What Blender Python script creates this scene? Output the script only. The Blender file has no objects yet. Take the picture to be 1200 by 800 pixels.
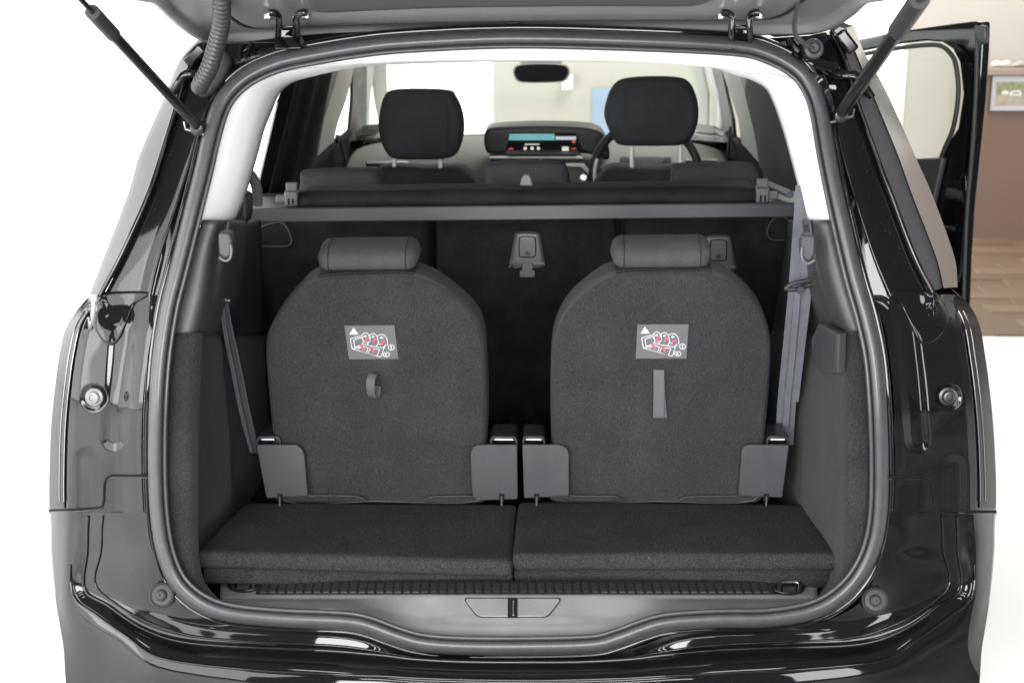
import bpy, bmesh, math, random
from mathutils import Vector, Matrix, Euler
random.seed(7)
R = math.radians
scene = bpy.context.scene

# ------------------------------------------------------------------ camera
CAM = Vector((0.065, -2.30, 1.75)); FPX = 1700.0
cam = bpy.data.cameras.new('camera'); camo = bpy.data.objects.new('camera', cam)
scene.collection.objects.link(camo); scene.camera = camo
camo.location = CAM; camo.rotation_euler = (R(90 - 15.5), 0, R(1.69))
cam.sensor_width = 36; cam.lens = 36 * FPX / 1200; cam.clip_start = 0.05; cam.clip_end = 200
cam.dof.use_dof = True; cam.dof.focus_distance = 2.85; cam.dof.aperture_fstop = 7.0
ROT = camo.rotation_euler.to_matrix()

# ------------------------------------------------------------------ world and lamps
world = bpy.data.worlds.new('World'); scene.world = world; world.use_nodes = True
bg = world.node_tree.nodes['Background']
bg.inputs[0].default_value = (0.97, 0.985, 1.0, 1); bg.inputs[1].default_value = 0.16

def area(name, loc, target, sx, sy, power, col=(1, 1, 1)):
    l = bpy.data.lights.new(name, 'AREA'); l.shape = 'RECTANGLE'; l.size = sx; l.size_y = sy
    l.energy = power; l.color = col
    o = bpy.data.objects.new(name, l); scene.collection.objects.link(o); o.location = loc
    o.rotation_euler = (Vector(target) - Vector(loc)).to_track_quat('-Z', 'Y').to_euler()
    return o
for k, (ly, lp) in enumerate(((-1.3, 45), (-2.9, 60), (-4.6, 90))):
    area('ceiling_strip_lamp', (0.0, ly, 4.0), (0, ly + .9, 0.0), 5.0, 0.32, lp, (1.0, 0.99, 0.97))
area('window_light', (-4.6, -2.2, 1.9), (0, 0.4, 0.9), 4.2, 3.0, 170, (0.97, 0.985, 1.0))
area('shop_window_light', (3.9, -3.6, 1.7), (0.3, 0.3, 0.9), 0.9, 2.6, 60, (1.0, 0.99, 0.97))
area('front_window_light', (-0.8, -7.0, 2.3), (0, 0.3, 1.0), 6.0, 2.6, 760, (0.98, 0.99, 1.0))
area('rear_ceiling_lamp', (1.5, 5.0, 4.3), (0.8, 5.2, 0.0), 3.5, 2.5, 190, (1.0, 0.97, 0.92))

scene.view_settings.view_transform = 'Standard'; scene.view_settings.look = 'None'
scene.view_settings.exposure = 0.42; scene.view_settings.gamma = 1.0
scene.render.engine = 'CYCLES'
scene.cycles.max_bounces = 8; scene.cycles.transparent_max_bounces = 12

# ------------------------------------------------------------------ pixel to place
def ray(px, py):
    return (ROT @ Vector(((px - 600) / FPX, -(py - 400) / FPX, -1))).normalized()
def onY(px, py, y):
    d = ray(px, py); return CAM + d * ((y - CAM.y) / d.y)
def onZ(px, py, z):
    d = ray(px, py); return CAM + d * ((z - CAM.z) / d.z)
def onP(px, py, o, n):
    d = ray(px, py); return CAM + d * ((Vector(o) - CAM).dot(n) / d.dot(n))
def sm(t): t = max(0, min(1, t)); return t * t * (3 - 2 * t)
def S(x, z):                        # rear face of the car: upright below, leaning forward above the belt, curved in plan
    return 0.24 * max(0, (z - 0.95) / 0.6) ** 1.4 + 0.085 * (x / 0.65) ** 2
def onS(px, py, off=0.0):
    y = off
    for _ in range(14):
        p = onY(px, py, y); y = S(p.x, p.z) + off
    return onY(px, py, y)

# ------------------------------------------------------------------ materials
def mat(name, col, rough=0.5, metal=0.0, coat=0.0, spec=0.5, var=0.0, vscale=30, bump=0.0, bscale=200, bdist=0.002,
        emit=None, estr=1.0, col2=None, speck=0.0, speckscale=900, stretch=None, sheen=0.0, dust=0.0, wave=0.0, lint=0.0):
    m = bpy.data.materials.new(name); m.use_nodes = True; nt = m.node_tree; N = nt.nodes; L = nt.links
    b = N['Principled BSDF']
    b.inputs['Roughness'].default_value = rough; b.inputs['Metallic'].default_value = metal
    b.inputs['Coat Weight'].default_value = coat; b.inputs['Coat Roughness'].default_value = 0.03
    b.inputs['Specular IOR Level'].default_value = spec
    b.inputs['Base Color'].default_value = (*col, 1)
    if sheen: b.inputs['Sheen Weight'].default_value = sheen; b.inputs['Sheen Roughness'].default_value = 0.5
    if emit: b.inputs['Emission Color'].default_value = (*emit, 1); b.inputs['Emission Strength'].default_value = estr
    tc = N.new('ShaderNodeTexCoord'); vec = tc.outputs['Object']
    if stretch:
        mp = N.new('ShaderNodeMapping'); mp.inputs['Scale'].default_value = stretch
        L.new(vec, mp.inputs['Vector']); vec = mp.outputs['Vector']
    def noise(sc, det=3.0):
        n = N.new('ShaderNodeTexNoise'); n.inputs['Scale'].default_value = sc; n.inputs['Detail'].default_value = det
        L.new(vec, n.inputs['Vector']); return n.outputs['Fac']
    cout = None
    if var or col2:
        r = N.new('ShaderNodeValToRGB'); r.color_ramp.elements[0].position = 0.3; r.color_ramp.elements[1].position = 0.7
        c2 = col2 or tuple(c * (1 + var) for c in col); c1 = col if col2 else tuple(c * (1 - var) for c in col)
        r.color_ramp.elements[0].color = (*c1, 1); r.color_ramp.elements[1].color = (*c2, 1)
        L.new(noise(vscale), r.inputs['Fac']); cout = r.outputs['Color']
    if speck or dust:
        n = noise(speckscale, 2.0)
        r2 = N.new('ShaderNodeValToRGB'); L.new(n, r2.inputs['Fac']); r2.color_ramp.elements[0].position = 0.40 if speck else 0.68
        r2.color_ramp.elements[1].position = 0.62 if speck else 0.76
        mx = N.new('ShaderNodeMix'); mx.data_type = 'RGBA'
        if cout: L.new(cout, mx.inputs['A'])
        else: mx.inputs['A'].default_value = (*col, 1)
        if speck: mx.blend_type = 'MULTIPLY'; r2.color_ramp.elements[0].color = (1 - speck,) * 3 + (1,); r2.color_ramp.elements[1].color = (1 + speck * 1.2,) * 3 + (1,); mx.inputs['Factor'].default_value = 1; L.new(r2.outputs['Color'], mx.inputs['B'])
        else: mx.inputs['B'].default_value = (dust, dust, dust, 1); L.new(r2.outputs['Color'], mx.inputs['Factor'])
        cout = mx.outputs['Result']
    if lint:
        n = noise(330, 1.0); r3 = N.new('ShaderNodeValToRGB'); r3.color_ramp.elements[0].position = 0.73; r3.color_ramp.elements[1].position = 0.77
        L.new(n, r3.inputs['Fac']); mx = N.new('ShaderNodeMix'); mx.data_type = 'RGBA'; L.new(r3.outputs['Color'], mx.inputs['Factor'])
        if cout: L.new(cout, mx.inputs['A'])
        else: mx.inputs['A'].default_value = (*col, 1)
        mx.inputs['B'].default_value = (lint, lint, lint, 1); cout = mx.outputs['Result']
    if cout: L.new(cout, b.inputs['Base Color'])
    nrm = None
    if bump:
        bp = N.new('ShaderNodeBump'); bp.inputs['Strength'].default_value = bump; bp.inputs['Distance'].default_value = bdist
        L.new(noise(bscale, 4.0), bp.inputs['Height']); nrm = bp.outputs['Normal']
    if wave:
        bp = N.new('ShaderNodeBump'); bp.inputs['Strength'].default_value = 1.0; bp.inputs['Distance'].default_value = wave
        L.new(noise(9, 1.0), bp.inputs['Height'])
        if nrm: L.new(nrm, bp.inputs['Normal'])
        nrm = bp.outputs['Normal']
    if nrm:
        L.new(nrm, b.inputs['Normal'])
        if coat: L.new(nrm, b.inputs['Coat Normal'])
    return m
def glassmat(name, tint, ior=0.35):
    m = bpy.data.materials.new(name); m.use_nodes = True; nt = m.node_tree; N = nt.nodes; L = nt.links
    N.remove(N['Principled BSDF']); out = N['Material Output']
    t = N.new('ShaderNodeBsdfTransparent'); t.inputs[0].default_value = (*tint, 1)
    g = N.new('ShaderNodeBsdfGlossy'); g.inputs['Roughness'].default_value = 0.02
    lw = N.new('ShaderNodeLayerWeight'); lw.inputs['Blend'].default_value = 0.5
    pw = N.new('ShaderNodeMath'); pw.operation = 'POWER'; pw.inputs[1].default_value = 5; L.new(lw.outputs['Facing'], pw.inputs[0])
    f = N.new('ShaderNodeMath'); f.operation = 'MULTIPLY_ADD'; f.inputs[1].default_value = ior; f.inputs[2].default_value = 0.03; L.new(pw.outputs[0], f.inputs[0])
    mx = N.new('ShaderNodeMixShader'); L.new(f.outputs[0], mx.inputs[0]); L.new(t.outputs[0], mx.inputs[1]); L.new(g.outputs[0], mx.inputs[2])
    L.new(mx.outputs[0], out.inputs['Surface']); return m

M = {}
M['paint'] = mat('gloss_black_paint', (0.004, 0.004, 0.005), 0.045, spec=0.5, dust=0.03, speckscale=420, wave=0.0026)
M['gloss'] = mat('gloss_black_trim', (0.004, 0.004, 0.005), 0.05, spec=0.42, dust=0.03, speckscale=240)
M['lamp'] = mat('tail_lamp_lens', (0.016, 0.012, 0.012), 0.25, spec=0.2)
M['chrome'] = mat('bright_chrome', (0.75, 0.76, 0.78), 0.12, metal=1.0)
M['steel'] = mat('satin_steel', (0.42, 0.43, 0.45), 0.32, metal=1.0)
M['blackmetal'] = mat('black_metal', (0.012, 0.012, 0.013), 0.28)
M['rubber'] = mat('seal_rubber', (0.05, 0.051, 0.054), 0.34, var=0.10, vscale=60, bump=0.15, bscale=500, bdist=0.0006)
M['darkrubber'] = mat('dark_rubber', (0.02, 0.02, 0.021), 0.6, bump=0.2, bscale=300)
M['carpet'] = mat('black_boot_carpet', (0.029, 0.0283, 0.0278), 1.0, spec=0.02, var=0.10, vscale=9, speck=0.32, speckscale=430, bump=0.5, bscale=450, bdist=0.002, lint=0.08)
M['seatcarpet'] = mat('charcoal_seatback_carpet', (0.0265, 0.0273, 0.0288), 0.95, spec=0.08, var=0.13, vscale=10, speck=0.27, speckscale=430, bump=0.7, bscale=430, bdist=0.0025, sheen=0.10, lint=0.06)
M['sidecarpet'] = mat('grey_side_carpet', (0.0225, 0.023, 0.0233), 0.95, spec=0.08, var=0.20, vscale=9, speck=0.28, speckscale=420, bump=0.7, bscale=430, bdist=0.0025, sheen=0.08, lint=0.05)
M['fabric'] = mat('grey_seat_fabric', (0.040, 0.040, 0.041), 0.8, spec=0.3, var=0.08, vscale=40, speck=0.13, speckscale=500, bump=0.6, bscale=500, bdist=0.001)
M['fabricdk'] = mat('dark_seat_fabric', (0.017, 0.0167, 0.0167), 0.8, spec=0.25, var=0.08, vscale=40, speck=0.2, speckscale=330, bump=0.6, bscale=500, bdist=0.001)
M['black_fabric'] = mat('black_seat_fabric', (0.016, 0.0165, 0.017), 0.9, spec=0.15, var=0.25, vscale=18, speck=0.2, speckscale=350, bump=0.4, bscale=500, bdist=0.001)
M['fab_mid'] = mat('charcoal_seat_fabric', (0.034, 0.035, 0.037), 0.85, spec=0.25, var=0.1, vscale=20, bump=0.4, bscale=900, bdist=0.0008)
M['bracket'] = mat('slate_grey_plastic', (0.031, 0.0325, 0.0355), 0.42, var=0.15, vscale=18, bump=0.3, bscale=500, bdist=0.0006, dust=0.05, speckscale=300)
M['plastic'] = mat('dark_grained_plastic', (0.033, 0.034, 0.036), 0.5, var=0.08, vscale=20, bump=0.25, bscale=900, bdist=0.0005)
M['blackplastic'] = mat('black_grained_plastic', (0.016, 0.016, 0.017), 0.5, bump=0.25, bscale=800, bdist=0.0005)
M['sill'] = mat('grey_sill_plastic', (0.165, 0.165, 0.168), 0.30, var=0.10, vscale=14, bump=0.2, bscale=500, bdist=0.0005, dust=0.2, speckscale=260)
M['white_trim'] = mat('pale_pillar_trim', (0.90, 0.90, 0.895), 0.7, var=0.015, vscale=15, bump=0.1, bscale=600, bdist=0.0005)
M['grey_trim'] = mat('light_grey_trim', (0.48, 0.47, 0.45), 0.7, bump=0.1, bscale=600, bdist=0.0005)
M['tailgate'] = mat('tailgate_reflection_grey', (0.26, 0.263, 0.272), 0.25, var=0.06, vscale=8)  # grey base stands in for black paint reflecting the pale floor
M['dash'] = mat('grey_dashboard_skin', (0.20, 0.195, 0.185), 0.7, bump=0.3, bscale=500, bdist=0.0006)
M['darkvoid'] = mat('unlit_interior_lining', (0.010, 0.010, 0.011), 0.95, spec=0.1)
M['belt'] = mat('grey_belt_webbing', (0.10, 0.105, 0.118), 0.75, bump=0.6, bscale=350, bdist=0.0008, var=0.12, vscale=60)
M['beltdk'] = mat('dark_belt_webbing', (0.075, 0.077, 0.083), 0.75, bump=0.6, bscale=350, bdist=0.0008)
M['front_fabric'] = mat('charcoal_front_seat_fabric', (0.030, 0.032, 0.035), 0.85, spec=0.25, var=0.12, vscale=18, speck=0.1, speckscale=300, bump=0.4, bscale=700, bdist=0.0008)
M['sideglass'] = mat('grey_quarter_glass', (0.06, 0.06, 0.063), 0.45, spec=0.2)
M['gateplastic'] = mat('tailgate_inner_plastic', (0.12, 0.12, 0.126), 0.4, bump=0.15, bscale=600, bdist=0.0004)
M['silver'] = mat('silver_reflection_tone', (0.8, 0.8, 0.79), 0.35)  # pale diffuse base stands in for reflections on bright metal
M['greyfloor'] = mat('reflection_patch_floor', (0.05, 0.05, 0.051), 0.5, col2=(0.32, 0.32, 0.325), vscale=0.9)  # tone patches added so the black paint has shapes to reflect
M['reflglass'] = mat('painted_glass_reflection', (0.30, 0.31, 0.31), 0.12, spec=0.9)  # pale base paints in the white reflection on the glass
M['conduit'] = mat('ribbed_black_rubber', (0.028, 0.028, 0.029), 0.4)
M['patch'] = mat('grey_label_cloth', (0.085, 0.085, 0.09), 0.7, var=0.06, vscale=60, bump=0.3, bscale=900, bdist=0.0004)
M['ink'] = mat('white_print', (0.52, 0.51, 0.53), 0.7)
M['red_ink'] = mat('red_print', (0.36, 0.08, 0.11), 0.7)
M['bar'] = mat('satin_grey_bar', (0.045, 0.047, 0.052), 0.40, var=0.06, vscale=10)
M['covervinyl'] = mat('black_cover_vinyl', (0.012, 0.012, 0.0125), 0.8, spec=0.2, bump=0.3, bscale=120, bdist=0.001, var=0.2, vscale=30)
M['tether'] = mat('tether_grey_plastic', (0.075, 0.078, 0.084), 0.38, bump=0.1, bscale=800, bdist=0.0004)
M['clip'] = mat('clip_grey_plastic', (0.10, 0.10, 0.104), 0.45)
M['glass'] = glassmat('clear_glass', (0.95, 0.975, 0.96), 0.10)
M['privacy'] = glassmat('privacy_glass', (0.035, 0.037, 0.038), 0.12)
M['mirror'] = mat('mirror_glass', (0.05, 0.05, 0.055), 0.04, metal=0.6)
M['screen'] = mat('screen_black', (0.01, 0.01, 0.012), 0.15)
M['cyan'] = mat('screen_cyan', (0.1, 0.3, 0.3), 0.3, emit=(0.20, 0.55, 0.56), estr=0.42)
M['cyan2'] = mat('screen_pale', (0.3, 0.3, 0.35), 0.3, emit=(0.6, 0.7, 0.72), estr=0.5)
M['redled'] = mat('screen_red', (0.3, 0.02, 0.02), 0.3, emit=(0.7, 0.08, 0.06), estr=0.4)
M['whiteled'] = mat('screen_white', (0.5, 0.5, 0.45), 0.3, emit=(0.8, 0.78, 0.7), estr=0.5)
M['tyre'] = mat('tyre_rubber', (0.02, 0.02, 0.02), 0.8)
# the room
M['floor'] = mat('white_polished_floor', (0.86, 0.865, 0.86), 0.35, var=0.015, vscale=1.5)
M['wall'] = mat('cream_wall_plaster', (0.54, 0.51, 0.455), 0.9, var=0.02, vscale=3, bump=0.15, bscale=150)
M['brownwall'] = mat('tan_low_wall', (0.205, 0.135, 0.100), 0.85, var=0.03, vscale=3, bump=0.15, bscale=150)
M['ledge'] = mat('taupe_ledge', (0.33, 0.26, 0.22), 0.6)
M['lit'] = mat('daylit_window_pane', (0.9, 0.9, 0.9), 0.2, emit=(0.97, 1.0, 0.985), estr=1.35)
M['winframe'] = mat('white_window_frame', (0.75, 0.75, 0.74), 0.5)
for i, c in enumerate([(0.185, 0.128, 0.082), (0.215, 0.15, 0.097), (0.165, 0.112, 0.07), (0.20, 0.138, 0.088)]):
    M['wood%d' % i] = mat('oak_board_tone_%d' % i, c, 0.5, col2=tuple(k * 0.86 for k in c), vscale=6, stretch=(1, 9, 1))
M['blue'] = mat('pale_blue_board', (0.36, 0.46, 0.62), 0.7)

# ------------------------------------------------------------------ mesh helpers
COL = scene.collection
def link(name, me, m, parent=None):
    o = bpy.data.objects.new(name, me); COL.objects.link(o)
    if m is not None and not me.materials: me.materials.append(M[m])
    if parent is not None:
        o.parent = parent
        if parent.type == 'EMPTY': o.matrix_parent_inverse = Matrix.Translation(-parent.location)
    return o
def mk(name, verts, faces, m, parent=None, smooth=True, bevel=0, bseg=2, subd=0, solid=0, angle=None):
    me = bpy.data.meshes.new(name); me.from_pydata([tuple(v) for v in verts], [], faces)
    bm = bmesh.new(); bm.from_mesh(me); bmesh.ops.recalc_face_normals(bm, faces=bm.faces); bm.to_mesh(me); bm.free()
    for p in me.polygons: p.use_smooth = smooth
    if smooth and angle: me.set_sharp_from_angle(angle=R(angle))
    o = link(name, me, m, parent)
    if solid: s = o.modifiers.new('solid', 'SOLIDIFY'); s.thickness = solid; s.offset = 0
    if bevel:
        b = o.modifiers.new('bevel', 'BEVEL'); b.width = bevel; b.segments = bseg; b.limit_method = 'ANGLE'; b.angle_limit = R(35)
        if smooth: b.harden_normals = False
    if subd: s = o.modifiers.new('sub', 'SUBSURF'); s.levels = subd; s.render_levels = subd
    return o
def cr(pts, n=8, closed=False):
    """Catmull-Rom through points (Vectors or tuples)."""
    P = [Vector(p) for p in pts]; out = []; k = len(P)
    for i in range(k if closed else k - 1):
        if closed: a, b, c, d = P[i - 1], P[i], P[(i + 1) % k], P[(i + 2) % k]
        else: b, c = P[i], P[i + 1]; a = P[i - 1] if i else b * 2 - c; d = P[i + 2] if i + 2 < k else c * 2 - b
        for j in range(n):
            t = j / n
            out.append(0.5 * ((2 * b) + (c - a) * t + (2 * a - 5 * b + 4 * c - d) * t * t + (3 * b - a - 3 * c + d) * t ** 3))
    if not closed: out.append(P[-1].copy())
    return out
def resample(pts, n):
    P = [Vector(p) for p in pts]; L = [0]
    for i in range(1, len(P)): L.append(L[-1] + (P[i] - P[i - 1]).length)
    out = []; j = 0
    for k in range(n):
        t = L[-1] * k / (n - 1)
        while j < len(P) - 2 and L[j + 1] < t: j += 1
        s = (t - L[j]) / max(1e-9, L[j + 1] - L[j]); out.append(P[j].lerp(P[j + 1], s))
    return out
def loft(name, rows, m, parent=None, closed=False, solid=0.0, subd=0, smooth=True, angle=None):
    nr, nc = len(rows), len(rows[0]); v = [p for r in rows for p in r]; f = []
    for i in range(nr - 1):
        for j in range(nc if closed else nc - 1):
            k = (j + 1) % nc; f.append((i * nc + j, i * nc + k, (i + 1) * nc + k, (i + 1) * nc + j))
    return mk(name, v, f, m, parent, solid=solid, subd=subd, smooth=smooth, angle=angle)
def tube(name, path, r, m, parent=None, closed=False, seg=10, rf=None, caps=True, squash=None):
    P = [Vector(p) for p in path]; n = len(P); v = []; f = []; up = Vector((0, 0, 1)); prev = None
    for i in range(n):
        if closed: t = (P[(i + 1) % n] - P[i - 1]).normalized()
        else: t = (P[min(i + 1, n - 1)] - P[max(i - 1, 0)]).normalized()
        if prev is None:
            a = t.orthogonal() if abs(t.dot(up)) > 0.95 else t.cross(up)
            a.normalize()
        else: a = (prev - t * prev.dot(t)).normalized()
        prev = a; b = t.cross(a); rr = rf(i / max(1, n - 1)) if rf else r
        for k in range(seg):
            w = 2 * math.pi * k / seg; v.append(P[i] + a * math.cos(w) * rr + b * math.sin(w) * rr)
    for i in range(n if closed else n - 1):
        for k in range(seg):
            a0 = i * seg + k; a1 = i * seg + (k + 1) % seg; j = (i + 1) % n
            f.append((a0, a1, j * seg + (k + 1) % seg, j * seg + k))
    if not closed and caps: f.append(tuple(range(seg))); f.append(tuple((n - 1) * seg + k for k in range(seg)))
    return mk(name, v, f, m, parent, angle=50)
def box(name, c, s, m, parent=None, rot=(0, 0, 0), bevel=0.0, bseg=2):
    c = Vector(c); E = Euler(rot).to_matrix(); v = []
    for x in (-.5, .5):
        for y in (-.5, .5):
            for z in (-.5, .5): v.append(c + E @ Vector((x * s[0], y * s[1], z * s[2])))
    f = [(0, 1, 3, 2), (4, 6, 7, 5), (0, 4, 5, 1), (2, 3, 7, 6), (0, 2, 6, 4), (1, 5, 7, 3)]
    return mk(name, v, f, m, parent, smooth=bevel > 0, bevel=bevel, bseg=bseg, angle=40)
def plate(name, pts, depth, m, parent=None, bevel=0.0, bseg=2):
    """Closed outline of 3D points, extruded by the vector depth."""
    P = [Vector(p) for p in pts]; n = len(P); D = Vector(depth)
    v = P + [p + D for p in P]; f = [tuple(range(n)), tuple(range(2 * n - 1, n - 1, -1))]
    for i in range(n): j = (i + 1) % n; f.append((i, j, n + j, n + i))
    return mk(name, v, f, m, parent, smooth=bevel > 0, bevel=bevel, bseg=bseg, angle=40)
def pillow(name, outline, nrm, thick, rad, m, parent=None, k=6, puff=0.0, backrad=None):
    """Rounded cushion: outline (3D, planar, facing nrm), front edge rounded by rad, thick deep behind it."""
    P = [Vector(p) for p in outline]; n = len(P); nrm = Vector(nrm).normalized()
    c = sum(P, Vector()) / n; inw = []
    area2 = sum(((P[i] - c).cross(P[(i + 1) % n] - c)).dot(nrm) for i in range(n)); sg = 1 if area2 > 0 else -1
    for i in range(n):
        t = (P[(i + 1) % n] - P[i - 1]).normalized(); inw.append((nrm.cross(t) * sg).normalized())
    v = []; f = []; rings = 0
    br = backrad if backrad is not None else rad
    prof = [(br * (1 - math.cos(a)), -thick + br * (1 - math.sin(a))) for a in [math.pi / 2 * i / k for i in range(k, -1, -1)]][::1]
    prof = [(br * (1 - math.sin(a)), -thick + br * (1 - math.cos(a))) for a in [math.pi / 2 * i / k for i in range(k + 1)]]
    prof += [(rad * (1 - math.cos(a)), -rad * (1 - math.sin(a))) for a in [math.pi / 2 * i / k for i in range(k + 1)]]
    for ins, d in prof:
        for i in range(n): v.append(P[i] + inw[i] * ins + nrm * d)
        rings += 1
    last = [v[(rings - 1) * n + i] for i in range(n)]; cc = sum(last, Vector()) / n
    for s in (0.75, 0.5, 0.25):
        for i in range(n): v.append(cc + (last[i] - cc) * s + nrm * puff * (1 - s * s))
        rings += 1
    for r_ in range(rings - 1):
        for i in range(n):
            j = (i + 1) % n; f.append((r_ * n + i, r_ * n + j, (r_ + 1) * n + j, (r_ + 1) * n + i))
    v.append(cc + nrm * puff); e = len(v) - 1
    for i in range(n): f.append(((rings - 1) * n + i, (rings - 1) * n + (i + 1) % n, e))
    f.append(tuple(range(n)))
    return mk(name, v, f, m, parent, angle=60)
def disc(name, c, n, r, h, m, parent=None, seg=24, prof=None):
    """Turned part on axis n: prof is a list of (radius, height along n)."""
    n = Vector(n).normalized(); a = n.orthogonal().normalized(); b = n.cross(a); c = Vector(c)
    prof = prof or [(r, 0), (r, h * 0.7), (r * 0.9, h), (0.001, h)]; v = []; f = []
    for rr, hh in prof:
        for k in range(seg):
            w = 2 * math.pi * k / seg; v.append(c + n * hh + a * math.cos(w) * rr + b * math.sin(w) * rr)
    for i in range(len(prof) - 1):
        for k in range(seg):
            j = (k + 1) % seg; f.append((i * seg + k, i * seg + j, (i + 1) * seg + j, (i + 1) * seg + k))
    f.append(tuple(range(seg)))
    return mk(name, v, f, m, parent, angle=35)
def ribbon(name, path, w, th, m, parent=None, nrm=None):
    """Strap: path of points, w = width vector(s), th thickness."""
    P = [Vector(p) for p in path]; n = len(P); v = []; f = []
    for i in range(n):
        t = (P[min(i + 1, n - 1)] - P[max(i - 1, 0)]).normalized(); wv = Vector(w[i] if isinstance(w, list) else w)
        nn = t.cross(wv).normalized() * th / 2
        v += [P[i] - wv / 2 - nn, P[i] + wv / 2 - nn, P[i] + wv / 2 + nn, P[i] - wv / 2 + nn]
    for i in range(n - 1):
        for k in range(4):
            a = i * 4 + k; b = i * 4 + (k + 1) % 4; f.append((a, b, b + 4, a + 4))
    f += [(0, 1, 2, 3), tuple((n - 1) * 4 + k for k in range(4))]
    return mk(name, v, f, m, parent, angle=35)
def lines(name, polys, width, to3d, nrm, m, parent=None, closed=False):
    """Flat printed strokes: list of 2D polylines put on a surface by to3d; one mesh."""
    v = []; f = []
    for pl in polys:
        P = [Vector(to3d(*p)) for p in pl]
        for a, b in zip(P[:-1], P[1:]):
            t = (b - a)
            if t.length < 1e-6: continue
            t.normalize(); s = t.cross(Vector(nrm)).normalized() * width / 2; e = t * width * 0.3
            i = len(v); v += [a - s - e, a + s - e, b + s + e, b - s + e]; f.append((i, i + 1, i + 2, i + 3))
    return mk(name, v, f, m, parent, smooth=False)
def fillpoly(name, polys, to3d, m, parent=None):
    v = []; f = []
    for pl in polys:
        i = len(v); v += [Vector(to3d(*p)) for p in pl]; f.append(tuple(range(i, i + len(pl))))
    return mk(name, v, f, m, parent, smooth=False)
def circ(cx, cy, rx, ry=None, n=14):
    ry = ry or rx; return [(cx + rx * math.cos(2 * math.pi * i / n), cy + ry * math.sin(2 * math.pi * i / n)) for i in range(n + 1)]
def textmesh(name, body, size, loc, xdir, ydir, m, parent=None):
    cu = bpy.data.curves.new(name, 'FONT'); cu.body = body; cu.size = size; cu.align_x = 'CENTER'; cu.align_y = 'CENTER'
    t = bpy.data.objects.new(name, cu); COL.objects.link(t); dg = bpy.context.evaluated_depsgraph_get()
    me = bpy.data.meshes.new_from_object(t.evaluated_get(dg)); bpy.data.objects.remove(t)
    x = Vector(xdir).normalized(); y = Vector(ydir).normalized(); z = x.cross(y)
    me.transform(Matrix.Translation(loc) @ Matrix((x, y, z)).transposed().to_4x4()); me.materials.clear()
    return link(name, me, m, parent)
def thing(name, label, cat, loc=(0, 0, 0), group=None):
    o = bpy.data.objects.new(name, None); COL.objects.link(o); o.location = loc
    o['label'] = label; o['category'] = cat
    if group: o['group'] = group
    return o
def tag(o, label, cat, group=None):
    o['label'] = label; o['category'] = cat
    if group: o['group'] = group
    return o
def struct(o): o['kind'] = 'structure'; return o

# ================================================================== THE ROOM
def sheet(name, x0, x1, y0, y1, z, m): return mk(name, [(x0, y0, z), (x1, y0, z), (x1, y1, z), (x0, y1, z)], [(0, 1, 2, 3)], m, smooth=False)
fl_v = [(-30, -14, 0), (-.95, -14, 0), (-.95, .25, 0), (30, .25, 0), (30, 40, 0), (-.95, 40, 0), (-30, 40, 0), (-30, .25, 0)]
struct(mk('floor', fl_v, [(0, 1, 2, 7), (7, 2, 5, 6), (2, 3, 4, 5)], 'floor', smooth=False))
struct(sheet('rear_floor', -.95, 30, -14, 0.25, 0.0, 'greyfloor'))  # unseen floor, patched in tone for what the paint mirrors
# wooden floor strip at the far right, laid in short oak boards
wx0, wx1, wy0, wy1 = 1.0, 5.2, 4.16, 6.42
wood = struct(sheet('wooden_floor', wx0, wx1, wy0, wy1, 0.004, 'wood2'))
bw, bl = 0.14, 0.42
base_v = [(-.5, -.5, 0), (.5, -.5, 0), (.5, .5, 0), (-.5, .5, 0), (-.49, -.485, .005), (.49, -.485, .005), (.49, .485, .005), (-.49, .485, .005)]
pl_me = []
for i in range(4):
    me = bpy.data.meshes.new('floor_board'); me.from_pydata([(x * bl, y * bw, z) for x, y, z in base_v], [], [(4, 5, 6, 7), (0, 1, 5, 4), (1, 2, 6, 5), (2, 3, 7, 6), (3, 0, 4, 7)])
    me.materials.append(M['wood%d' % i]); pl_me.append(me)
yy = wy0 + bw / 2; row = 0
while yy < wy1 - bw * 0.4:
    xx = 2.3 + (row * 0.17) % bl
    while xx < 4.9:
        o = bpy.data.objects.new('floor_board', random.choice(pl_me)); COL.objects.link(o); o.parent = wood
        o.location = (xx, yy, 0.0045 + random.random() * 0.0008); xx += bl
    yy += bw; row += 1

def wallbox(name, p0, p1, m, **k):
    c = (Vector(p0) + Vector(p1)) / 2; s = [abs(a - b) for a, b in zip(p0, p1)]
    return box(name, c, s, m, **k)
BY = 7.2
def bx(px): return onY(px, 130, BY).x
struct(wallbox('back_wall', (bx(579), BY, 0), (bx(985), BY + .15, 3.2), 'wall'))
struct(wallbox('back_wall', (bx(1061), BY, 0), (8.5, BY + .15, 3.2), 'wall'))
for k, (a, b, lab) in enumerate([(-7.0, bx(579), 'tall daylit window behind the far end of the car, beyond the left headrest'),
                                 (bx(985), bx(1061), 'narrow daylit window beside the cream wall, beyond the open door')]):
    w = thing('showroom_window', lab, 'window', ((a + b) / 2, BY + .05, 0))
    wallbox('pane', (a + .002, BY + .06, 0.03), (b - .002, BY + .09, 3.2), 'lit', parent=w)
    wallbox('frame', (b - .03, BY + .02, 0.03), (b - .003, BY + .055, 3.2), 'winframe', parent=w)
    wallbox('frame', (a + .003, BY + .02, 0.0), (b - .003, BY + .055, 0.028), 'winframe', parent=w)
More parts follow.
